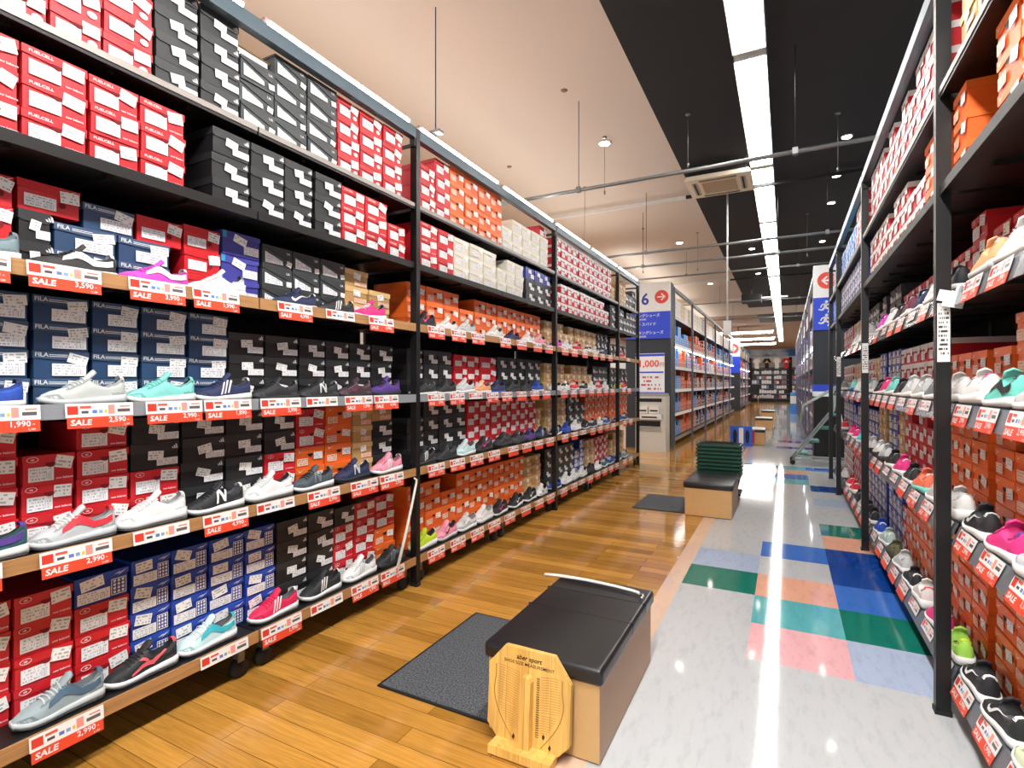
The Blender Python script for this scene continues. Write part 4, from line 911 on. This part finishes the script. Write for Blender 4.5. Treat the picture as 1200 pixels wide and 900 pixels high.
# green shopping baskets on a dolly
M('basket', (10, 74, 54), .4); M('basket_dark', (6, 46, 36), .5)
d0 = tag(O('basket_dolly', None, loc=(-.70, 6.72, 0)), 'low wheeled base under the stack of green baskets', 'dolly')
O('deck', G().box((-.24, -.17, .07), (.24, .17, .09), 'dark'), d0)
M('caster_gold', (190, 160, 80), .4, .3)
for x in (-.2, .2):
    for y in (-.13, .13): O('caster', G().tube([(x-.012, y, .033), (x+.012, y, .033)], .033, 'caster_gold', 12).box((x-.008, y-.012, .05), (x+.008, y+.012, .07), 'grey_metal'), d0)
def basket_mesh():
    H = .20; g = G(); bx0, by0, tx0, ty0 = .19, .125, .235, .165
    O_ = [(-bx0, -by0, 0), (bx0, -by0, 0), (bx0, by0, 0), (-bx0, by0, 0)]; T = [(-tx0, -ty0, H), (tx0, -ty0, H), (tx0, ty0, H), (-tx0, ty0, H)]
    V = O_+T; e = .006
    V += [(x*(1-e/.2), y*(1-e/.15), z+(.005 if z == 0 else 0)) for x, y, z in O_+T]
    F = [(0, 1, 5, 4), (1, 2, 6, 5), (2, 3, 7, 6), (3, 0, 4, 7), (3, 2, 1, 0), (9, 8, 12, 13), (10, 9, 13, 14), (11, 10, 14, 15), (8, 11, 15, 12), (8, 9, 10, 11), (4, 5, 13, 12), (5, 6, 14, 13), (6, 7, 15, 14), (7, 4, 12, 15)]
    g.mesh(V, F, 'basket_dark'); body = g
    rim = G()
    for a, b in (((-tx0-.008, -ty0-.008), (tx0+.008, -ty0)), ((-tx0-.008, ty0), (tx0+.008, ty0+.008)), ((-tx0-.008, -ty0), (-tx0, ty0)), ((tx0, -ty0), (tx0+.008, ty0))): rim.box((*a, H-.022), (*b, H), 'basket')
    return body.build('basket_body'), rim.build('rim')
bb, rm = basket_mesh()
nb = 9
for i in range(nb):
    o = O('shopping_basket', bb, None, (-.70, 6.72, .092+i*.044))
    tag(o, 'dark green plastic shopping basket, %s up in the nested stack' % ORD[i], 'basket', 'nested green baskets'); O('rim', rm, o)
    if i == nb-1:
        for s in (-1, 1): O('handle', G().tube([(-.17, s*.16, .2), (-.17, s*.05, .215), (.17, s*.05, .215), (.17, s*.16, .2)], .006, 'dark', 6), o)
# blue footprint panel
M('panel_blue', (34, 88, 206), .4)
t = tag(O('foot_panel', None, loc=(-.87, 12.6, 0)), 'blue upright panel with two dark footprints and a white stripe', 'panel')
O('panel', G().box((-.22, 0, .0), (.22, .03, .43), 'panel_blue'), t); O('white_stripe', G().box((-.045, -.004, .04), (.045, -.0005, .39), 'white'), t)
for s in (-1, 1):
    P = [(s*.125+.045*math.cos(a)*(1 if math.sin(a) > 0 else .85), .2+.15*math.sin(a)) for a in [i*2*PI/16 for i in range(16)]]
    O('footprint', G().prism(P, -.004, -.0005, 'dark'), t)
O('red_side', G().box((.222, .03, .06), (.26, .22, .34), 'print_red'), t)

# ------------------------------------------------------------------ far racks, pillars, signs
M('post_mauve', (104, 100, 118), .4, .2)
FLEV = [.16, .70, 1.22, 1.72, 2.22, 2.82]
FSTUFF_T = {'L': [['B', 'B', 'W', 'W', 'W', 'K'], ['B', 'B', 'O', 'O', 'R', 'W'], ['B', 'W', 'B', 'O', 'R', 'W'], ['B', 'O', 'O', 'G', 'R', 'M'], ['B', 'O', 'R', 'O', 'M', 'G', 'R'], ['B', 'B', 'R', 'O', 'G', 'R', 'M']]}
def far_rack(side, ys, mirror_x, seed, lab):
    rr = random.Random(seed); s = -1 if side == 'L' else 1; rot = R90 if side == 'L' else -R90
    for bi, (a, b) in enumerate(zip(ys, ys[1:])):
        t = tag(O('tall_shelving', None, loc=(mirror_x, a, 0)), lab % ORD[bi], 'shelving unit')
        X = lambda d: s*d
        def bx(d0, d1, y0, y1, z0, z1, m, g=None):
            g = g or G(); p, q = sorted((X(d0), X(d1))); return g.box((p, y0-a, z0), (q, y1-a, z1), m)
        O('post', bx(-.05, 0, a, a+.05, 0, 3.42, 'post_mauve'), t); O('top_beam', bx(-.04, .02, a+.05, b, 3.36, 3.43, 'beam_grey'), t); O('back_panel', bx(.5, .52, a+.06, b, .05, 3.3, 'back_black'), t)
        for li, z in enumerate(FLEV):
            sh = O('shelf', bx(.0, .49, a+.055, b, z-.03, z, 'shelf_black'), t); O('edge_strip', bx(-.012, -.001, a+.055, b, z-.05, z+.02, 'white' if li in (1, 2, 3, 4) else 'shelf_lip'), sh)
            if li == 4: O('strip_lamp', bx(.03, .08, a+.1, b-.05, z-.05, z-.032, 'led'), sh)
            y = a+.06
            while y < b-.22:
                row = {5: 'W W W K W', 4: 'B B O R G M B', 3: 'B B O R W', 2: 'B O R G W', 1: 'B O O R G M', 0: 'B O R G K M'}[li].split()
                tt = rr.choice(row)
                if side == 'L' and bi == 0 and li < 5: tt = 'B' if li == 4 or y < (12.9 if li == 3 else 13.2) else 'O'
                if side == 'L' and bi == 1 and (li == 4 or li < 3 and y < 15): tt = 'O'
                if li == 5: tt = rr.choice(['W', 'W', 'W', 'K'])
                if side != 'L' and li == 3: tt = rr.choice(['G', 'W'])
                n = rr.choice([2, 3, 4]) if li != 5 else 4
                for k in range(n):
                    h = BH[tt]
                    if z+(k+1)*h > (FLEV+[3.3])[li+1]-.06: break
                    g = G()
                    for _, q in box_parts(tt, .19, h-.001, (rr.uniform(-.2, .1), 0), text=False): g.add(q, Matrix())
                    STUFF.add(g, Matrix.Translation((mirror_x+X(.12 if li < 4 else .04), y+.1, z+.001+k*h)) @ Matrix.Rotation(rot, 4, 'Z'))
                y += .2
far_rack('L', [11.6, 14.1, 16.6, 19.1, 21.6, 24.1, 26.6], -2.15, 3, 'tall grey shelving past the sign pillar on the left, %s bay')
far_rack('R', [11.5, 14, 16.5, 19, 21.5, 24, 26.5, 29, 31.5, 34], .50, 5, 'tall grey shelving past the sign pillar on the right, %s bay')
far_rack('L', [29, 31.5, 34, 36.5, 39], -2.15, 8, 'farthest tall shelving along the left of the aisle, %s bay')
tag(O('shoe_boxes', STUFF), 'smaller stacked shoe boxes of every colour farther down all the racks', 'shoe box', None, 'stuff')

M('pillar_dark', (44, 50, 58), .6); M('sign_white', (240, 242, 244), .4); M('sign_blue', (38, 72, 214), .4); M('sign_red', (228, 74, 60), .4)
def arrow(g, cx, cz, r, y, flip):
    g.disc((cx, cz), r, y, 'sign_red', 28)
    a = []
    f = flip
    sh = [(-.62, -.09), (.32, -.09), (.32, .09), (-.62, .09)]; q = [(f*x*r+cx, y-.002, z*r+cz) for x, z in sh]
    g.face(q if f > 0 else q[::-1], 'sign_white')
    for s in (1, -1):
        sh = [(.60, 0), (.02, .55*s), (-.10, .40*s), (.36, 0)]; q = [(f*x*r+cx, y-.002, z*r+cz) for x, z in sh]
        g.face(q if f*s > 0 else q[::-1], 'sign_white')
    return g
# left pillar
P1 = tag(O('sign_pillar', None, loc=(-2.58, 11.2, 0)), 'dark pillar at the left rack end with a blue and white number six sign', 'sign pillar')
O('column', G().box((-.47, 0, 0), (.47, .35, 3.46), 'pillar_dark'), P1)
sg = O('sign_panel', G().box((-.47, -.03, 2.86), (.47, -.001, 3.47), 'sign_white').box((-.47, -.03, 2.30), (.47, -.001, 2.858), 'sign_blue'), P1)
O('number', at(text_geo('6', .34, 'print_blue', bold=.02), -.05, -.032, 3.12), sg); O('arrow_disc', arrow(G(), .29, 3.16, .14, -.032, 1), sg)
g = G()
for s, sub, z in (('ランニングシューズ', 'RUNNING SHOES', 2.78), ('ジョグ・スパイク', 'SPIKE', 2.60), ('ウォーキングシューズ', 'WALKING SHOES', 2.42)):
    g.add(at(text_geo(s, .075, 'sign_white', 'LEFT', .012), -.42, -.032, z), Matrix()); g.add(at(text_geo(sub, .05, 'sign_white', 'LEFT', .01), -.42, -.032, z-.075), Matrix())
O('lettering', g, sg)
ps = tag(O('price_poster', None, loc=(-2.53, 11.165, 1.13)), 'white poster with red thousand-yen figures fixed to the dark pillar', 'poster')
O('sheet', G().box((-.30, 0, 0), (.30, .012, .86), 'sign_white').quad(-.26, .26, .06, .42, -.002, 'poster'), ps); O('blue_bands', G().box((-.30, -.004, .80), (.30, -.001, .85), 'sign_blue').box((-.30, -.004, .01), (.30, -.001, .05), 'sign_blue').box((-.28, -.004, .45), (.28, -.001, .48), 'sign_blue'), ps)
O('figures', at(text_geo('1,000', .20, 'sign_red', bold=.02), -.03, -.004, .64).add(at(text_geo('円', .10, 'sign_red', bold=.01), .25, -.004, .62), Matrix()), ps)
M('kiosk', (196, 194, 186), .45); M('kiosk_grey', (150, 150, 146), .5)
kk = tag(O('printer_kiosk', None, loc=(-2.42, 10.72, 0)), 'beige-grey printer kiosk standing in front of the number six pillar', 'printer kiosk')
O('cabinet', G().box((-.30, 0, 0), (.30, .42, .62), 'kiosk').box((-.30, .03, .62), (.30, .42, 1.10), 'kiosk'), kk)
O('top_cover', G().prism([(-.30, 1.10), (.30, 1.10), (.28, 1.16), (-.28, 1.16)], .04, .40, 'kiosk_grey'), kk)
O('output_slot', G().box((-.22, .02, .99), (.22, .029, 1.06), 'dark'), kk); O('lower_slot', G().box((-.26, -.006, .50), (.20, -.001, .61), 'dark'), kk)
for x in (-.14, .08): O('paper_tray', G().box((x-.1, -.03, .76), (x+.09, .029, .90), 'white_metal').box((x-.08, -.034, .80), (x+.07, -.031, .83), 'dark'), kk)
O('front_tray', G().box((-.24, -.05, .64), (.22, .029, .75), 'white_metal').box((-.16, -.054, .67), (.14, -.051, .70), 'dark'), kk); O('drawer_front', G().box((-.24, -.01, .40), (.22, -.001, .49), 'kiosk_grey'), kk)
# right pillar
P2 = tag(O('sign_pillar', None, loc=(.90, 11.0, 0)), 'dark pillar past the right rack with a red arrow and white runners on blue', 'sign pillar')
O('column', G().box((-.46, 0, 0), (.46, .35, 3.46), 'pillar_dark'), P2)
sg = O('sign_panel', G().box((-.46, -.03, 2.90), (.46, -.001, 3.48), 'sign_white').box((-.46, -.03, 2.32), (.46, -.001, 2.898), 'sign_blue'), P2)
O('arrow_disc', arrow(G(), -.25, 3.2, .15, -.032, -1), sg)
def runner(g, x, z, k):
    def limb(a, b, w): 
        d = Vector((b[0]-a[0], b[1]-a[1])); n = Vector((-d.y, d.x)).normalized()*w
        g.face([(x+(a[0]-n.x)*k, -.032, z+(a[1]-n.y)*k), (x+(a[0]+n.x)*k, -.032, z+(a[1]+n.y)*k), (x+(b[0]+n.x)*k, -.032, z+(b[1]+n.y)*k), (x+(b[0]-n.x)*k, -.032, z+(b[1]-n.y)*k)][::-1], 'sign_white')
    g.disc((x+.02*k, z+.42*k), .10*k, -.032, 'sign_white', 12)
    limb((0, .32), (-.08, 0), .10); limb((-.08, 0), (.22, -.14), .065); limb((.22, -.14), (.12, -.40), .05); limb((-.08, 0), (-.28, -.2), .065); limb((-.28, -.2), (-.5, -.12), .05); limb((0, .28), (.28, .12), .05); limb((0, .28), (-.28, .2), .05); limb((-.28, .2), (-.36, .0), .04)
g = G(); runner(g, -.26, 2.72, .24); runner(g, -.26, 2.48, .24); g.add(at(text_geo('ウェア', .075, 'sign_white', 'LEFT', .012), -.08, -.032, 2.76), Matrix()); g.add(at(text_geo('シューズ', .075, 'sign_white', 'LEFT', .012), -.08, -.032, 2.6), Matrix())
O('pictograms', g, sg)
st = tag(O('blue_topped_stand', None, loc=(.86, 10.8, 0)), 'black display stand with a blue and white strip at the foot of the right pillar', 'display stand')
O('cabinet', G().box((-.42, 0, .05), (.42, .19, 1.13), 'dark'), st); O('sign_strip', G().box((-.44, -.02, 1.22), (.42, .0, 1.34), 'sign_blue').box((-.44, -.02, 1.13), (.42, .0, 1.218), 'sign_white'), st)
O('plinth', G().box((-.40, .02, 0), (.40, .17, .05), 'shelf_lip'), st)
# third sign pillar far left
P3 = tag(O('sign_pillar', None, loc=(-2.35, 28.3, 0)), 'far narrow sign pillar with a small red arrow above blue', 'sign pillar')
O('column', G().box((-.35, 0, 0), (.35, .3, 3.3), 'pillar_dark'), P3); sg = O('sign_panel', G().box((-.35, -.04, 2.7), (.35, -.001, 3.5), 'sign_white').box((-.35, -.04, 1.9), (.35, -.001, 2.698), 'sign_blue'), P3)
O('arrow_disc', arrow(G(), .05, 3.1, .24, -.042, 1), sg)
# step ladder
M('ladder_grey', (150, 160, 156), .4, .3); M('step_green', (70, 128, 118), .5)
ld = tag(O('step_ladder', None, loc=(.12, 10.45, 0), rot=(0, 0, -R90)), 'grey rolling step ladder with green treads beyond the right rack', 'step ladder')
for i in range(4):
    z = .16+i*.22; y = .05+i*.16
    O('tread', G().box((-.03, y, z), (.36, y+.16, z+.035), 'step_green'), ld)
for x in (-.05, .38):
    O('front_rail', G().tube([(x, -.02, .08), (x, .58, .92), (x, .62, 1.30)], .016, 'ladder_grey', 8), ld); O('rear_rail', G().tube([(x, .86, .06), (x, .66, .86)], .016, 'ladder_grey', 8), ld)
    O('handrail', G().tube([(x, .10, .70), (x, .14, .98), (x, .62, 1.30)], .014, 'ladder_grey', 8), ld); O('base_bar', G().tube([(x, -.02, .09), (x, .86, .09)], .014, 'ladder_grey', 8), ld)
    for y in (-.02, .86): O('caster', G().tube([(x-.012, y, .04), (x+.012, y, .04)], .04, 'rubber', 12), ld)
O('cross_bar', G().tube([(-.05, .62, 1.30), (.38, .62, 1.30)], .014, 'ladder_grey', 8), ld)

# ------------------------------------------------------------------ back wall display
bw = tag(O('goods_display', None, loc=(0, 44.6, 0)), 'wide black display rack across the far back wall', 'display rack')
for x in (-2.45, .30): O('post', G().box((x-.1, -.4, 0), (x+.1, .35, 3.35), 'back_black'), bw)
O('back_panel', G().box((-3.4, .1, 0), (2.5, .35, 2.6), 'shelf_black'), bw)
for z in (.25, .62, .98, 1.34, 1.7, 2.08, 2.5): O('shelf', G().box((-3.3, -.15, z-.03), (2.5, .1, z), 'grey_metal'), bw)
tag(O('sky_banner', G().box((-3.6, 44.9, 3.45), (2.2, 44.98, 4.0), 'mural'), None), 'long blue sky banner high on the back wall', 'banner')
rr = random.Random(4); g = G(); cols = [(225, 225, 228), (60, 66, 80), (40, 42, 50), (120, 130, 160), (200, 90, 100), (225, 225, 228)]
for i, c in enumerate(cols): M('pack_%d' % i, c, .5)
for z in (.28, .65, 1.01, 1.37, 1.73, 2.11):
    x = -3.1
    while x < 2.3:
        if -2.72 < x < -2.34 or .03 < x < .41: x += .03; continue
        hh = rr.uniform(.20, .28); g.box((x, 44.47, z), (x+.15, 44.62, z+hh), 'pack_%d' % rr.choice([0, 0, 0, 5, 5, 1, 2, 3, 4])); x += .17
tag(O('hanging_packages', g), 'small packaged goods filling the far black display rack', 'packages', None, 'stuff')
def tee(x, col, lab):
    P = [(-.26, 0), (.26, 0), (.26, .52), (.46, .40), (.54, .56), (.26, .80), (.11, .80), (0, .74), (-.11, .80), (-.26, .80), (-.54, .56), (-.46, .40), (-.26, .52)]
    n = 'tee_%s' % lab.split()[0]; M(n, col, .8); P = [(a*.52, b*.95) for a, b in P]
    t = tag(O('t_shirt', None, loc=(x, 44.10, 2.52)), lab, 'T-shirt', 'T-shirts on the back wall')
    O('shirt_body', G().prism(P, -.06, .06, n), t); O('hanger', G().tube([(0, 0, .76), (0, 0, .86), (0, .3, .88), (0, .45, .88)], .008, 'grey_metal', 6), t); O('collar', G().tube([(-.11, 0, .80), (-.06, -.065, .75), (0, -.068, .735), (.06, -.065, .75), (.11, 0, .80)], .015, 'white' if 'white' in lab else 'dark', 6), t)
    if 'print' in lab: O('chest_print', G().prism([(-.14, .42), (.14, .42), (.02, .62)], -.066, -.061, 'laminate' if 'black' in lab else 'white'), t)
tee(-1.95, (232, 232, 232), 'white T-shirt hanging on the back wall next to the dark post'); tee(-1.27, (26, 26, 28), 'black T-shirt with a pale print hanging between two white ones'); tee(-.60, (228, 228, 228), 'white T-shirt hanging beside the red one'); tee(.02, (190, 24, 44), 'red T-shirt with a white print on the back wall')
ch = tag(O('folding_chair', None, loc=(-2.2, 42.8, 0)), 'black padded chair with metal legs before the far back wall', 'chair')
O('seat', G().box((-.45, 0, .55), (.45, .6, .75), 'dark'), ch); O('backrest', G().box((-.45, .5, .75), (.45, .62, 1.3), 'dark'), ch)
for x in (-.38, .38):
    for y in (.06, .54): O('leg', G().tube([(x, y, 0), (x, y, .55)], .03, 'chrome', 8), ch)
t = tag(O('blue_carton', None, loc=(.30, 27.5, 0)), 'small blue and white carton stand at the foot of the far right shelving', 'carton')
O('carton', G().box((-.12, 0, 0), (.12, .4, .95), 'box_B'), t); O('white_band', G().box((-.121, -.003, .45), (.121, -.0005, .8), 'white'), t)

# ------------------------------------------------------------------ world and colour management
wd = bpy.data.worlds.new('world'); SC.world = wd; wd.use_nodes = True
bg = wd.node_tree.nodes['Background']; bg.inputs[0].default_value = (.93, .97, 1, 1); bg.inputs[1].default_value = 1.0
vs = SC.view_settings; vs.view_transform = 'Standard'; vs.look = 'None'; vs.exposure = 0.0; vs.gamma = 1; vs.use_curve_mapping = False
SC.display_settings.display_device = 'sRGB'
cy = SC.cycles; cy.use_denoising = True; cy.max_bounces = 8; cy.diffuse_bounces = 4; cy.glossy_bounces = 4; cy.sample_clamp_indirect = 6
print('INDIVIDUAL', N_IND, 'SHOES', sum(N_SHOE.values()), 'CARDS', sum(N_CARD.values()), 'STUFF faces', len(STUFF.f))
